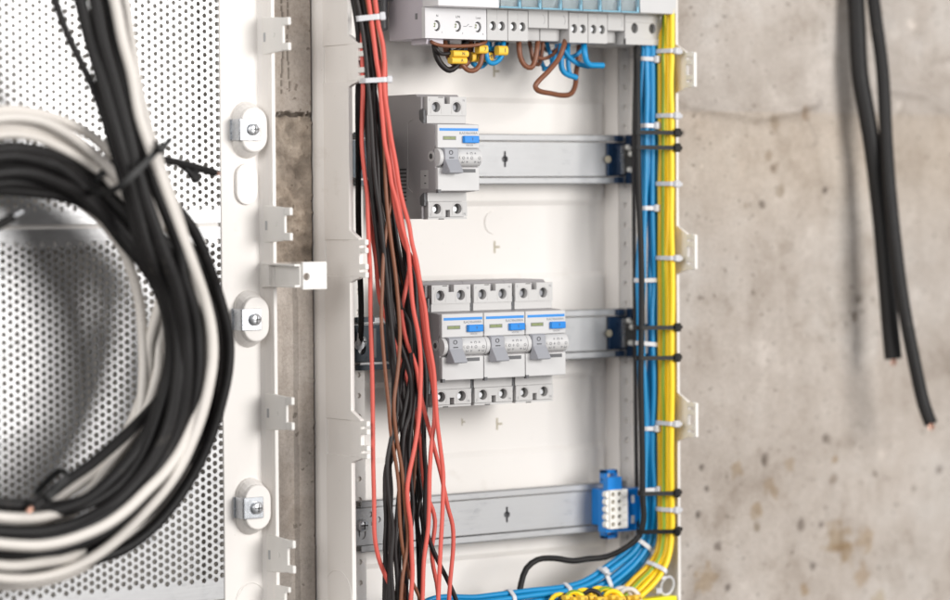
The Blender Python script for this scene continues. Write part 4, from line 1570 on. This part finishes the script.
BKS = [
    ([(352, -30), (356, 0), (362.4, 27.5), (366, 46), (368.5, 66), (369, 81), (368.5, 110), (368.8, 144), (370, 176.6), (373, 200), (377.5, 243), (380.7, 271), (385, 297), (387.2, 315), (388.3, 331.6), (391.5, 364), (396, 388), (401, 409.6), (400, 423), (394.5, 438), (390.7, 453), (389.5, 468), (391, 489), (390.5, 510), (390, 558), (389, 600), (388, 650)], -82, 1.6),
    ([(358, -30), (363.3, 0), (368, 27.5), (371.6, 58.7), (374.4, 81), (374.6, 100), (375.3, 133), (377.5, 161), (378.5, 187), (380, 205), (386, 239), (389.4, 271), (391.5, 308), (393.7, 325), (401.3, 347), (407.8, 366), (411.5, 385), (411, 410), (405, 429), (402.7, 445), (402.5, 462), (400.5, 480), (397.5, 510), (396, 530), (395, 550), (396.7, 570), (398.3, 600), (398, 650)], -86, 1.6),
    ([(353, -30), (359.7, 0), (365.5, 27.5), (370, 58), (372.5, 81), (377, 105), (380.7, 133), (381.8, 176.6), (383, 194), (387, 215), (390.5, 250), (393.7, 276), (398, 297), (403, 312), (409, 323), (411, 349), (410, 381), (405.6, 405), (401.7, 429), (404, 445), (404.5, 480), (404, 505), (401.7, 533), (399, 560), (397, 600), (396, 650)], -84, 1.6),
    ([(360, 60), (365, 88), (366, 120), (370, 165), (376, 205), (384, 235), (392.6, 260.6), (398, 280), (404.5, 297), (407.8, 325), (407, 345), (403, 370), (399, 400), (395, 425), (394, 450), (386.5, 466.5), (385, 492), (386.2, 520), (385, 550), (388, 575), (386.7, 600), (386, 650)], -78, 1.6),
    ([(370, 80), (374, 120), (379, 160), (386, 200), (394, 240), (402, 275), (409, 310), (416, 345), (418, 385), (416, 407.5), (410, 418), (404.5, 429), (401.5, 445), (402, 480), (401.5, 520), (399, 560), (400, 600), (400, 650)], -72, 1.7),
    ([(380, 110), (388, 160), (396, 200), (406, 245), (415.3, 282), (417.5, 330), (422, 350), (425, 364), (426.2, 396.6), (424, 425), (424.5, 454.5), (426, 475), (425, 500), (425.5, 525), (431, 545), (438.3, 561.7), (448.3, 581.7), (456, 600), (466, 640)], -78, 1.6),
    ([(366, 120), (372, 170), (380, 215), (386, 255), (391, 300), (393.7, 345), (393.7, 401), (393.7, 431), (393.5, 455), (388, 468), (386.5, 490), (387, 512), (385.5, 550), (384.5, 600), (384, 650)], -70, 1.6),
    ([(368, 100), (378, 150), (388, 205), (397, 255), (404, 300), (409, 350), (413, 400), (417, 440), (418.5, 470), (418.5, 490), (420.8, 510), (423.5, 530), (421, 560), (420, 600), (420, 650)], -66, 1.6),
    ([(372, 120), (384, 190), (394, 245), (400, 300), (405, 360), (410, 420), (413.5, 470), (415, 500), (417.3, 530), (418.5, 560), (419.5, 600), (420, 650)], -62, 1.5),
    ([(364, 100), (370, 160), (378, 220), (384, 270), (392, 330), (398, 380), (406, 440), (405.5, 480), (403, 520), (399, 566), (400, 600), (400, 650)], -60, 1.5),
    ([(368, 130), (376, 190), (384, 240), (394, 290), (401, 340), (407, 390), (411, 435), (409, 480), (404, 520), (407, 560), (406, 600), (405, 650)], -66, 1.5),
]
BKS += [
    ([(364, -30), (369, 0), (373, 27), (377.5, 60), (380, 82), (383, 112), (386, 145), (389, 180), (392, 205), (396, 235), (401, 262), (406, 290), (411, 322), (414, 352), (416, 385), (412, 420), (409, 450), (411, 480), (413, 510), (409, 545), (412, 575), (411, 600), (410, 650)], -80, 1.55),
    ([(350, -30), (357, 0), (362, 27), (366, 58), (368, 82), (371, 115), (373, 150), (376, 185), (380, 212), (383, 240), (386, 270), (389, 300), (393, 340), (396, 375), (397, 410), (391, 440), (387, 465), (389, 500), (393, 530), (391, 565), (393, 600), (393, 650)], -88, 1.55),
    ([(366, -30), (371, 0), (374, 27), (378, 58), (381, 82), (384, 108), (387, 138), (389, 165), (393, 195), (399, 225), (404, 252), (407, 280), (405, 310), (400, 340), (399, 370), (404, 400), (408, 425), (407, 455), (403, 490), (406, 525), (404, 560), (407, 600), (407, 650)], -74, 1.55),
    ([(374, 110), (380, 150), (384, 190), (391, 225), (397, 262), (401, 298), (406, 335), (412, 372), (420, 402), (421, 430), (416, 460), (421, 490), (417, 520), (422, 555), (421, 600), (421, 650)], -70, 1.5),
]
for i, (p, Y, r) in enumerate(BKS):
    wire('black_wire', px(p, Y), r, 'black', LK, 'wire', GK)
# flat grey-black lead at the very left, and the earth lead with its ring lug on the second rail
wire('black_wire', px([(346, -30, -78), (353.3, 0, -78), (357.8, 27.5, -78), (359, 45, -76), (359.5, 70, -72), (358.2, 88, -66), (358, 110, -60), (358.4, 155, -52), (358.4, 215, -45), (359.5, 260, -40), (361, 300, -36), (360.8, 335, -32), (359.5, 342, -30)]),
     2.0, 'black', 'thick black lead at the far left ending in a ring lug on the middle rail', 'wire')
lug = [o for o in bpy.data.objects if o.get('label', '').startswith('thick black lead')][0]
c = at(359, 345, -29.5)
MB().cyl((c.x, -30.6, c.z), 1, 3.6, 1.2, 20).tube(px([(360, 333, -31.5), (359, 345, -30)]), 1.9, 10).build('ring_lug', 'screw', lug)

GT = 'white cable ties on the left bundle'
LG = ['red wires of', 'black wires of', 'brown wires of']
tie_round(372, 17, -86, LG, 'tie', 'white cable tie round the red and black bundle near the top frame edge', (.8, .6), 3.6, 1.0, 1.5, 3.2, GT, -.06)
tie_round(376, 80, -86, LG, 'tie', 'white cable tie fastening the red and black bundle to the comb teeth', (.8, .6), 3.2, 1.0, 2, 2.8, GT, -.03)

# ------------------------------------------------------------------ blue / earth bundle at the right
GBl = 'blue wires along the right side'
LBl = 'blue wire in the straight blue bundle beside the yellow one'
xs_b = [(642.5, -58), (646, -62), (650, -60), (653.5, -63), (657, -61), (644.5, -50), (651, -50), (656, -52)]
for i, (ux, Y) in enumerate(xs_b):
    rk = i/7
    pts = []
    for v in (-40, 0, 45, 59, 95, 126, 165, 208, 245, 280, 312, 344, 385, 428, 460, 489, 510):
        wv = 2.2*noise.noise(Vector((v*.017, i*2.3, 0)))
        spread = -4.0*math.exp(-((v-300)/90)**2) if ux < 647 else -.5
        pts.append(at(ux+wv+spread, v, Y+2*noise.noise(Vector((v*.012, i*3.7, 4)))))
    for q in (0, 1):
        pts[q] = Vector((pts[3].x-6, -34+2*(i % 3), pts[q].z))
    k = (ux-642.5)/14.5            # inner to outer strand through the bend
    dl = (1-k)
    for (u0_, v0_), (u1_, v1_) in zip(((640.5, 530), (633, 546), (613, 562), (580, 583), (524, 591.5), (480, 597), (420, 606)),
                                      ((656.5, 530), (647.5, 554), (628, 578), (600, 596), (540, 611), (490, 618), (420, 626))):
        pts.append(at(u0_+(u1_-u0_)*k, v0_+(v1_-v0_)*k, Y+4))
    wire('blue_wire', pts, 2.0, 'wblue', LBl, 'wire', GBl)
GY = 'yellow and green earth wires along the right side'
LY = 'yellow and green striped wire in the bundle against the right rim'
xs_y = [(660, -66), (664, -71), (668.3, -73), (672, -78), (661.5, -58), (666, -62), (670.5, -68)]
for i, (ux, Y) in enumerate(xs_y):
    pts = []
    for v in (-40, 10, 52, 85, 116, 150, 184, 220, 258, 300, 345, 385, 424, 465, 509, 530):
        wv = 1.5*noise.noise(Vector((v*.017, i*2.9, 7)))
        pts.append(at(ux+wv, v, Y+1.5*noise.noise(Vector((v*.012, i*3.1, 2)))))
    if ux < 665:
        for q in (0, 1):
            pts[q] = Vector((136.4, -60-4*(i % 3), pts[q].z))
    k = (ux-660)/12
    for (u0_, v0_), (u1_, v1_) in zip(((657, 552), (648, 566), (635, 578), (622, 592), (600, 616)), ((669, 556), (662, 573), (651, 587), (637, 600), (612, 626))):
        pts.append(at(u0_+(u1_-u0_)*k, v0_+(v1_-v0_)*k, Y))
    wire('earth_wire', pts, 1.95, 'amber' if i in (0, 4, 5) else 'earth', LY, 'wire', GY, twist=.0003*(1 if i % 2 else -1), u0=(.60, .62, .57, .99, .97, .60, .60)[i])
wire('black_cable', px([(636, -40, -56), (637, 20, -58), (637.5, 60, -62), (637.5, 100, -66), (638, 150, -68), (639, 200, -69), (641, 250, -70), (641.7, 290, -70), (641.3, 340, -70), (640.8, 375, -70), (641.5, 420, -70), (642.3, 460, -70), (642.5, 495, -70), (643.6, 520, -70),
                        (639, 536, -68), (623.7, 549, -64), (606, 557, -58), (588, 559, -54), (572.8, 561, -52), (555, 558.5, -50), (537.5, 559.8, -50), (526.4, 568.6, -50), (521, 584, -52), (518.7, 600, -54), (518, 640, -58)]), 2.15, 'sheath',
     'black cable running down the blue bundle and bending left below the bottom rail', 'cable')
wire('black_wire', px([(635.5, -40, -40), (635.5, 30, -40), (635.5, 70, -42), (634, 130, -40), (634, 230, -38), (635, 330, -38), (636, 440, -40), (637, 500, -40)], None), 1.6, 'black', 'black wire deep behind the blue bundle at the right corner', 'wire')

GW = 'white cable ties on the right bundle'
BW = ['blue wires along']
YW = ['yellow and green earth']
ALLW = BW+YW+['black cable running']
tie_round(651, 59, -58, BW, 'tie', 'white cable tie round the blue wires just under the rightmost module', (.35, .95), hs=3.1, group=GW, tilt=0)
tie_round(650, 126, -58, BW, 'tie', 'white cable tie round the blue wires just above the upper rail', (.35, .95), hs=3.1, group=GW, tilt=0)
tie_round(646, 208, -58, BW, 'tie', 'white cable tie round the blue wires below the upper rail', (.35, .95), hs=3.1, group=GW, tilt=0)
tie_round(646, 280, -58, BW, 'tie', 'white cable tie round the blue wires midway, above the middle rail', (.35, .95), hs=3.1, group=GW, tilt=0)
tie_round(648, 344, -58, BW, 'tie', 'white cable tie round the blue wires level with the middle rail, tail slanting up', (.35, .95), hs=3.1, group=GW, tilt=-0.12)
tie_round(650, 428, -58, BW, 'tie', 'white cable tie round the blue wires midway below the middle rail', (.35, .95), hs=3.1, group=GW, tilt=-0.03)
tie_round(652, 489, -58, BW, 'tie', 'white cable tie round the blue wires level with the blue and white connector', (.35, .95), hs=3.1, group=GW, tilt=0)
tie_round(667, 52, -70, YW, 'tie', 'white cable tie round the yellow wires near the rightmost module', (.3, .95), hs=2.9, group=GW, tilt=-.05)
tie_round(666, 116, -70, YW, 'tie', 'white cable tie round the yellow wires just above the uppermost black tie', (.3, .95), hs=2.9, group=GW, tilt=-.05)
tie_round(666, 184, -70, YW, 'tie', 'white cable tie round the yellow wires below the two upper black ties', (.3, .95), hs=2.9, group=GW, tilt=-.05)
tie_round(666, 258, -70, YW, 'tie', 'white cable tie round the yellow wires beside the middle rim clip', (.3, .95), hs=2.9, group=GW, tilt=-.05)
tie_round(667, 423, -70, YW, 'tie', 'white cable tie round the yellow wires beside the lowest rim clip', (.3, .95), hs=2.9, group=GW, tilt=-.05)
tie_round(667, 509, -70, YW, 'tie', 'white cable tie round the yellow wires between the two lowest black ties', (.3, .95), hs=2.9, group=GW, tilt=-.05)
tie_round(645, 548, -56, BW, 'tie', 'white cable tie round the blue wires right at the start of their bend', (0.75, 0.65), group=GW)
tie_round(603, 580, -54, BW, 'tie', 'white cable tie standing with its head up on the bent blue wires', (-0.8, 0.6), group=GW)
tie_round(565, 592, -54, BW, 'tie', 'white cable tie on the blue wires beside the loops with number sleeves', (0.5, 0.8), group=GW)
tie_round(509, 598, -54, BW, 'tie', 'white cable tie at the left end of the blue wires beside the black cable', (0.6, 0.8), group=GW)
tie_round(657, 571, -70, YW, 'tie', 'white cable tie round the bent yellow wires beside the white ring', (0.9, 0.4), group=GW)
GKt = 'black cable ties across the right bundle'
tie_round(655, 133, -66, ALLW, 'btie', 'upper black cable tie across blue and yellow wires at the top rail', (.6, .8), 2.9, 1.3, 4, 3.6, GKt)
tie_round(656, 148, -66, ALLW, 'btie', 'lower black cable tie across blue and yellow wires at the top rail', (.6, .8), 2.9, 1.3, 4, 3.6, GKt)
tie_round(654, 327, -66, ALLW, 'btie', 'upper black cable tie across the wires at the middle rail', (.6, .8), 2.9, 1.3, 4, 3.6, GKt)
tie_round(657, 357, -66, ALLW, 'btie', 'lower black cable tie across the wires at the middle rail', (.6, .8), 2.9, 1.3, 4, 3.6, GKt)
tie_round(658, 492, -66, ALLW, 'btie', 'black cable tie across the wires level with the white connector', (.6, .8), 2.9, 1.3, 4, 3.6, GKt)
tie_round(660, 527, -66, ALLW, 'btie', 'lowest black cable tie across the wires just above the bend', (.6, .8), 2.9, 1.3, 4, 3.6, GKt)

# white screw-ring at the bottom right corner
c = at(667, 586, -70)
r = thing('cable_ring', 'white plastic cable ring fixed in the bottom right corner', 'cable ring', c)
MB().tube([c+Vector((5.8*math.cos(a), -1.5*math.sin(a), 6.6*math.sin(a))) for a in [i*2*math.pi/28 for i in range(29)]], 1.1, 8, False).build('ring', 'tie', r)
q = at(657, 589, -70)
MB().box(q.x-3.6, q.x+2, -74, -62, q.z-3, q.z+1).build('foot', 'tie', r, bevel=.6)

# ------------------------------------------------------------------ blue terminal holders at the rail ends
GH = 'blue terminal holders at the right rail ends'
for zc, nm, lab in ((Z1, 'top', 'dark blue terminal holder without connector at the end of the upper rail'), (Z2, 'mid', 'dark blue terminal holder without connector at the end of the middle rail')):
    t = thing('terminal_holder', lab, 'terminal holder', (122, -24, zc), GH)
    b = MB()
    b.box(113.5, 139, -26.2, -24.2, zc-12, zc+12)
    b.box(120, 126, -29, -25, zc+12.6, zc+17.2)
    b.box(120, 126, -29, -25, zc-17.2, zc-12.6)
    b.box(130, 138, -30, -25.4, zc+8, zc+17.6)
    b.box(130, 138, -30, -25.4, zc-17.6, zc-9)
    b.build('base', 'navy', t, bevel=.5)
    MB().box(124.2, 127.0, -28.6, -26.1, zc-10.5, zc+10).build('metal_strip', 'bracket', t, bevel=.3)
    MB().box(128.2, 137.8, -27.4, -26.1, zc-11, zc+11).build('dark_bed', 'dark', t)
    for x, z in ((130.5, 8.6), (133.4, 4), (132, -7.6)):
        MB().cyl((x, -30, zc+z), 1, 2.0, 3, 14).build('pin', 'conn', t)
    MB().cyl((113.6, -27, zc), 1, 2.6, 1, 16).build('rivet', 'smudge', t)

for zc, lab in ((Z1, 'dark blue holder at the left end of the upper rail, mostly behind the wires'), (Z2, 'dark blue holder at the left end of the middle rail, behind the black lead')):
    t = thing('terminal_holder', lab, 'terminal holder', (-90, -25, zc), 'blue terminal holders at the left rail ends')
    m = MB()
    m.cell(-105.8, -92, zc-12.4, zc+12.4, -27.4, -99.6, zc-3.4, 3.2, 2.2, 28, False, 4.4)
    m.box(-92, -70, -27.4, -25.2, zc-12.4, zc+12.4)
    m.box(-106.2, -105.6, -27.4, -24.7, zc-12.4, zc+12.4)
    m.box(-104, -72, -29.4, -25.6, zc-18.2, zc-14.6)
    m.box(-104, -90, -28.6, -25.6, zc+14.4, zc+17.8)
    m.build('base', 'darknavy', t)
    MB().box(-91, -88.6, -28.4, -27.2, zc-10, zc+10).build('metal_strip', 'darkgrey', t, bevel=.3)
t = thing('terminal_block', 'blue terminal block with ivory ten-hole connector at the end of the bottom rail', 'terminal block', at(620, 510, -28), 'blue terminal holders at the right rail ends')
zt, zb = at(640, 488, -46).z, at(640, 530, -46).z
xa, xb = at(597, 505, -32).x, at(642, 505, -46).x
b = MB()
b.box(at(599, 505, -33).x, xb-4, -33, -24, Z3-12, Z3+14)
b.box(at(606, 505, -46).x, xb, -46, -36.5, zb, zt)
b.box(at(606, 505, -40).x+4, xb-2, -38, -32, zb+2, zt-2)
b.box(at(608, 480, -48).x, at(622, 480, -48).x, -48, -42, zt-.3, at(612, 477.5, -48).z)
bo = b.build('housing', 'blue', t, bevel=.6)
lp = MB()
lx0, lx1 = at(603, 475, -34).x, at(616, 475, -34).x
l0, l1 = at(608, 480.5, -34).z, at(608, 470, -34).z
for (a0, a1, c0, c1) in ((lx0, lx0+2.6, l0, l1), (lx1-2.6, lx1, l0, l1), (lx0, lx1, l1-2.4, l1), (lx0, lx1, l0-2, l0+1.4)):
    lp.box(a0, a1, -36, -30, c0, c1)
lp.build('latch_loop', 'blue', t, bevel=.3)
lp = MB()
l0, l1 = at(608, 538.5, -34).z, at(608, 530, -34).z
for (a0, a1, c0, c1) in ((lx0, lx0+2.6, l0, l1), (lx1-2.6, lx1, l0, l1), (lx0, lx1, l1-1.4, l1+2), (lx0, lx1, l0, l0+2.4)):
    lp.box(a0, a1, -36, -30, c0, c1)
lp.build('latch_loop', 'blue', t, bevel=.3)
for v in (499, 519.5):
    p = at(632.7, v, -46)
    MB().box(p.x-1.4, p.x+1.4, -46.5, -45.5, p.z-2.8, p.z+2.8).build('marker_slot', 'conn', bo, bevel=.3)
cx0, cx1 = at(610, 510, -50).x, at(627.5, 510, -50).x
cz1, cz0 = at(618, 490.5, -50).z, at(618, 528, -50).z
cn = MB()
dz = (cz1-cz0)/5
dx = (cx1-cx0)/2.7
for j in range(5):
    for i in range(2):
        xx0 = cx0+i*dx
        cn.cell(xx0, xx0+dx, cz0+j*dz, cz0+(j+1)*dz, -50, xx0+dx*.5, cz0+(j+.5)*dz, dx*.30, 4, 12, False, dz*.32)
    cn.box(cx0+2*dx, cx1, -50, -47, cz0+j*dz+.15, cz0+(j+1)*dz-.15)
    cn.cyl((cx0-.2, -48.6, cz0+(j+.5)*dz), 1, dz*.47, 4, 16)
cn.box(cx0, cx1, -46.8, -45.8, cz0, cz1)
cn.box(cx0-.1, cx0+.2, -50, -45.9, cz0, cz1)
cn.box(cx1-.3, cx1+.3, -50, -45.9, cz0, cz1)
cn.box(cx0, cx1, -50, -45.9, cz1-.1, cz1+.5)
cn.box(cx0, cx1, -50, -45.9, cz0-.5, cz0+.1)
cb = cn.build('connector', 'conn', t)
for j in range(5):
    for i in range(2):
        MB().cyl((cx0+(i+.5)*dx, -47.0, cz0+(j+.5)*dz), 1, dx*.30, .5, 10).build('contact_hole', 'smudge' if i == 0 else 'dark', cb)

# ------------------------------------------------------------------ wires under the top modules
GM = 'short loops under the top modules'


def loop(name, p, r, mat, lab, Y=-50):
    q = [(a[0], a[1], -44) if a[1] < 41 else (a[0], a[1], a[2] if len(a) > 2 else Y) for a in p]
    return wire(name, px(q), r, mat, lab, 'wire', GM, 2, 10)


def sleeve(parent, u, v, Y, w, h, txt, slant=0):
    """yellow marker sleeve slid on a wire, with its printed sign"""
    c = at(u, v, Y)
    ww, hh = w/1.47/.81/2, h/1.47/2
    m = MB()
    m.prism([(c.y-3.2*math.copysign(abs(math.cos(q))**.7, math.cos(q)), c.z+hh*math.copysign(abs(math.sin(q))**.7, math.sin(q))) for q in [i*math.pi/10 for i in range(20)]], 0, c.x-ww, c.x+ww)
    o = m.build('marker_sleeve', 'marker', parent, bevel=.5)
    text(txt, hh*1.25, c.x+ww*.25, c.y-3.35, c.z, 'ink', o, depth=.06)


loop('brown_wire', [(444, 36), (446, 50), (452, 62), (460, 66), (468, 62), (470, 48), (470, 36)], 2.0, 'brown', 'dark brown loop inside the thick black one under the lilac module', -48)
a = loop('black_wire', [(433, 30), (434.5, 44), (437, 57), (442.7, 66), (449.5, 70), (456, 66.5), (461, 58), (464, 46), (464, 34)], 2.1, 'black', 'thick black loop at the left under the lilac module', -54)
sleeve(a, 457.5, 60.5, -58, 15, 7, 'A')
a = loop('black_wire', [(434, 34), (436, 48), (441, 53.5), (450, 53), (459, 49), (466, 44), (468, 34)], 1.4, 'black', 'thin black loop in front of the thick black one', -58)
sleeve(a, 459, 53.8, -60, 15, 7, 'N')
loop('brown_wire', [(430, 38), (432.5, 42.5), (440, 45.2), (460, 46), (476, 45), (484, 43), (486, 36)], 1.25, 'brown', 'thin brown wire lying level right below the lilac module', -61)
loop('blue_wire', [(468, 32), (469, 45), (470, 56), (474, 64), (480, 66.5), (485.5, 63), (487.5, 54), (487, 34)], 1.9, 'wblue', 'blue loop behind the brown one under the lilac module', -46)
a = loop('brown_wire', [(455, 55, -50), (462, 64.5), (469, 70.5), (476, 69.5), (480.8, 62.5), (482.2, 53), (482, 34)], 1.75, 'brown', 'brown loop with a yellow number sleeve under the lilac module', -56)
sleeve(a, 481.5, 49.3, -57, 9, 9, '7')
sleeve(a, 474.5, 57, -50, 9, 10, 'N')
a = loop('blue_wire', [(484, 40), (486, 52), (488.5, 61.5), (493, 63.3), (498.7, 60.5), (502.6, 54), (503.3, 44), (503.3, 34)], 1.7, 'wblue', 'blue loop with yellow number sleeve under the first narrow module', -56)
sleeve(a, 501.3, 50.5, -57, 9.5, 10, '1')
sleeve(a, 487.5, 57, -50, 7, 10, 'MP')
loop('blue_wire', [(478, 36), (484, 46), (489, 49), (495, 48), (499, 36)], 1.5, 'wblue', 'short blue wire between the yellow number sleeves', -50)
loop('black_wire', [(484, 46), (492, 51), (500, 49), (506, 46), (508, 36)], 1.4, 'black', 'short black wire behind the yellow number sleeves', -46)
loop('brown_wire', [(518.6, 30), (519, 46), (520.3, 57), (525, 65.5), (531, 67.5), (535.3, 60), (537.3, 46), (538, 32)], 1.85, 'brown', 'brown loop hanging at the left under the blank modules', -54)
loop('brown_wire', [(528, 34), (531, 50), (534, 62), (538.5, 64.5), (541.5, 55), (543, 34)], 1.5, 'brown', 'second brown loop close behind the left one under the blank modules', -46)
loop('brown_wire', [(562, 34), (558.7, 47), (553, 54.5), (544, 58.5), (536, 57)], 1.3, 'brown', 'thin brown wire slanting left behind the big brown loop', -52)
loop('brown_wire', [(567, 30, -60), (564, 45, -61), (559.5, 57, -62), (549, 70.5, -64), (539, 80.5, -65), (535.2, 86, -65), (537.5, 90, -64), (551.7, 93.5, -60), (563, 95.3, -56), (571, 93.5, -52), (575.3, 85, -48), (576.2, 72, -44), (578.6, 56, -42), (579.5, 34, -40)], 1.85, 'brown',
     'big bent brown loop reaching lowest under the top modules')
loop('blue_wire', [(545, 30), (547.7, 46), (551, 57), (552, 66), (547, 70.5), (541.5, 62), (540, 50)], 1.6, 'wblue', 'blue loop behind the brown ones under the blank modules', -42)
loop('blue_wire', [(554, 30), (557, 48), (554, 60), (549, 68), (543, 69)], 1.6, 'wblue', 'blue wire slanting left behind the big brown loop', -44)
loop('blue_wire', [(561, 32), (561, 58), (562, 69), (566, 73.8), (572, 76), (576.5, 77.5)], 2.0, 'wblue', 'thick blue wire with a bent end pointing right, lower of the two', -58)
loop('blue_wire', [(568, 34), (568, 55), (568.5, 68), (571, 77)], 1.7, 'wblue', 'blue wire straight behind the lower bent blue end', -50)
loop('blue_wire', [(583.5, 30), (584.5, 50), (586.5, 61), (590, 64.7), (597, 65.2), (603.2, 65.4)], 2.1, 'wblue', 'thick blue wire with a bent end pointing right, upper of the two', -60)
loop('blue_wire', [(564, 50), (569, 57), (576, 62.5), (586, 66), (594, 66)], 1.8, 'wblue', 'blue wire running level behind the upper bent blue end', -52)
loop('blue_wire', [(585, 40), (581.5, 50), (575, 55.5), (568, 57), (562, 56)], 1.5, 'wblue', 'blue wire curving left between the two bent blue ends', -50)

loop('black_wire', [(447, 34), (449, 48), (454, 58), (463, 62), (470, 56), (473, 40)], 1.4, 'black', 'black loop between the thick black and the brown one', -44)
loop('brown_wire', [(476, 34), (479, 50), (484, 58), (492, 58), (496, 48), (496, 34)], 1.4, 'brown', 'brown loop behind the yellow sleeves right of the lilac module', -42)
loop('blue_wire', [(489, 36), (491, 50), (495, 57), (500, 52), (501, 36)], 1.5, 'wblue', 'small blue loop at the back under the first narrow module', -40)
loop('brown_wire', [(540, 34), (544, 48), (552, 52), (559, 44), (560, 34)], 1.3, 'brown', 'thin brown loop high up behind the blue wires', -40)

# ------------------------------------------------------------------ labelled loops and the strip at the bottom edge
GL = 'wire loops with number sleeves at the bottom edge'
for i, (u, mat, tp) in enumerate(((558, 'earth', 594.5), (566, 'black', 595), (573, 'earth', 592), (582, 'earth', 590), (590, 'black', 590.5), (597, 'earth', 588), (604, 'earth', 588.5), (611, 'earth', 591), (620, 'white', 588), (627, 'white', 588.8))):
    Y = -64-(i*7 % 5)*2.2
    pts = px([(u-10, 640, Y), (u-9.5, 612, Y), (u-7, tp+6, Y), (u-2, tp+.8, Y-2), (u+5, tp+.6, Y-5), (u+11, tp+6, Y-7), (u+14, 612, Y-8), (u+15, 645, Y-8)])
    nm = {'earth': 'earth_wire', 'black': 'black_wire', 'white': 'white_wire'}[mat]
    lab = {'earth': 'yellow striped wire looping up among the number sleeves at the bottom edge', 'black': 'black wire looping up among the number sleeves at the bottom edge', 'white': 'white wire looping up at the right of the number sleeves'}[mat]
    o = wire(nm, pts, 1.75, mat, lab, 'wire', GL, 3, 10, twist=.012, u0=.2+.23*i)
    sleeve(o, u+9, 597.5+(i*5 % 3), Y-9, 7.5, 5.5, ('14', '27', '31', '40', '63', '57', '52', '31', '14', '26')[i])
    sleeve(o, u+12, 604.5+(i*4 % 3), Y-10, 7.5, 5.5, ('PE', '2', '4', 'PE', '6', '3', '5', 'PE', '1', '7')[i])

c = at(657, 600, -74)
tag(MB().box(at(634, 600, -74).x, at(675.5, 600, -74).x, -76, -66, at(650, 612, -74).z, at(655, 597.8, -74).z).build('yellow_strip', 'lemon', origin=c, bevel=.8), 'lemon yellow plastic strip along the bottom edge, right of the sleeves', 'strip')

# ------------------------------------------------------------------ black cables hanging in front of the bare wall
o = wire('hanging_cable', px([(853, -60, -37.0), (855, -20, -40.2), (857, 20, -43.4), (860, 75, -46.7), (866, 110, -49.9), (872, 145, -53.1), (880, 210, -56.3), (886, 275, -59.6), (890, 325, -62.8), (893.3, 359, -66.0)]), 6.6, 'sheath', 'thick black cable hanging before bare concrete, the shorter one', 'cable', 'cables hanging before the bare wall', 8, 16)
m = MB()
for du, dv, dy in ((-2.2, 0, 0), (.3, 1.5, -1), (2.2, -.8, 1), (.8, -1.5, 2)):
    m.tube(px([(893.3+du*.8, 358.0-3, -66+dy), (893.6+du, 365.0+dv-1.5, -66+dy), (893.6+du*1.3, 365.0+dv, -66+dy)]), .62, 7)
m.build('copper_end', 'copper', o)
o = wire('hanging_cable', px([(866, -60, -42.0), (871, -20, -47.6), (876, 20, -53.2), (882.5, 70, -58.8), (886, 135, -64.4), (889.5, 185, -70.0), (895.5, 245, -75.6), (903.5, 305, -81.2), (914, 360, -86.8), (924, 405, -92.4), (931, 424, -98.0)]), 5.0, 'sheath', 'thinner black cable hanging before bare concrete, reaching lower', 'cable', 'cables hanging before the bare wall', 8, 16)
m = MB()
for du, dv, dy in ((-2.2, 0, 0), (.3, 1.5, -1), (2.2, -.8, 1), (.8, -1.5, 2)):
    m.tube(px([(930.0+du*.8, 423.0-3, -98+dy), (931.5+du, 429.5+dv-1.5, -98+dy), (931.5+du*1.3, 429.5+dv, -98+dy)]), .62, 7)
m.build('copper_end', 'copper', o)
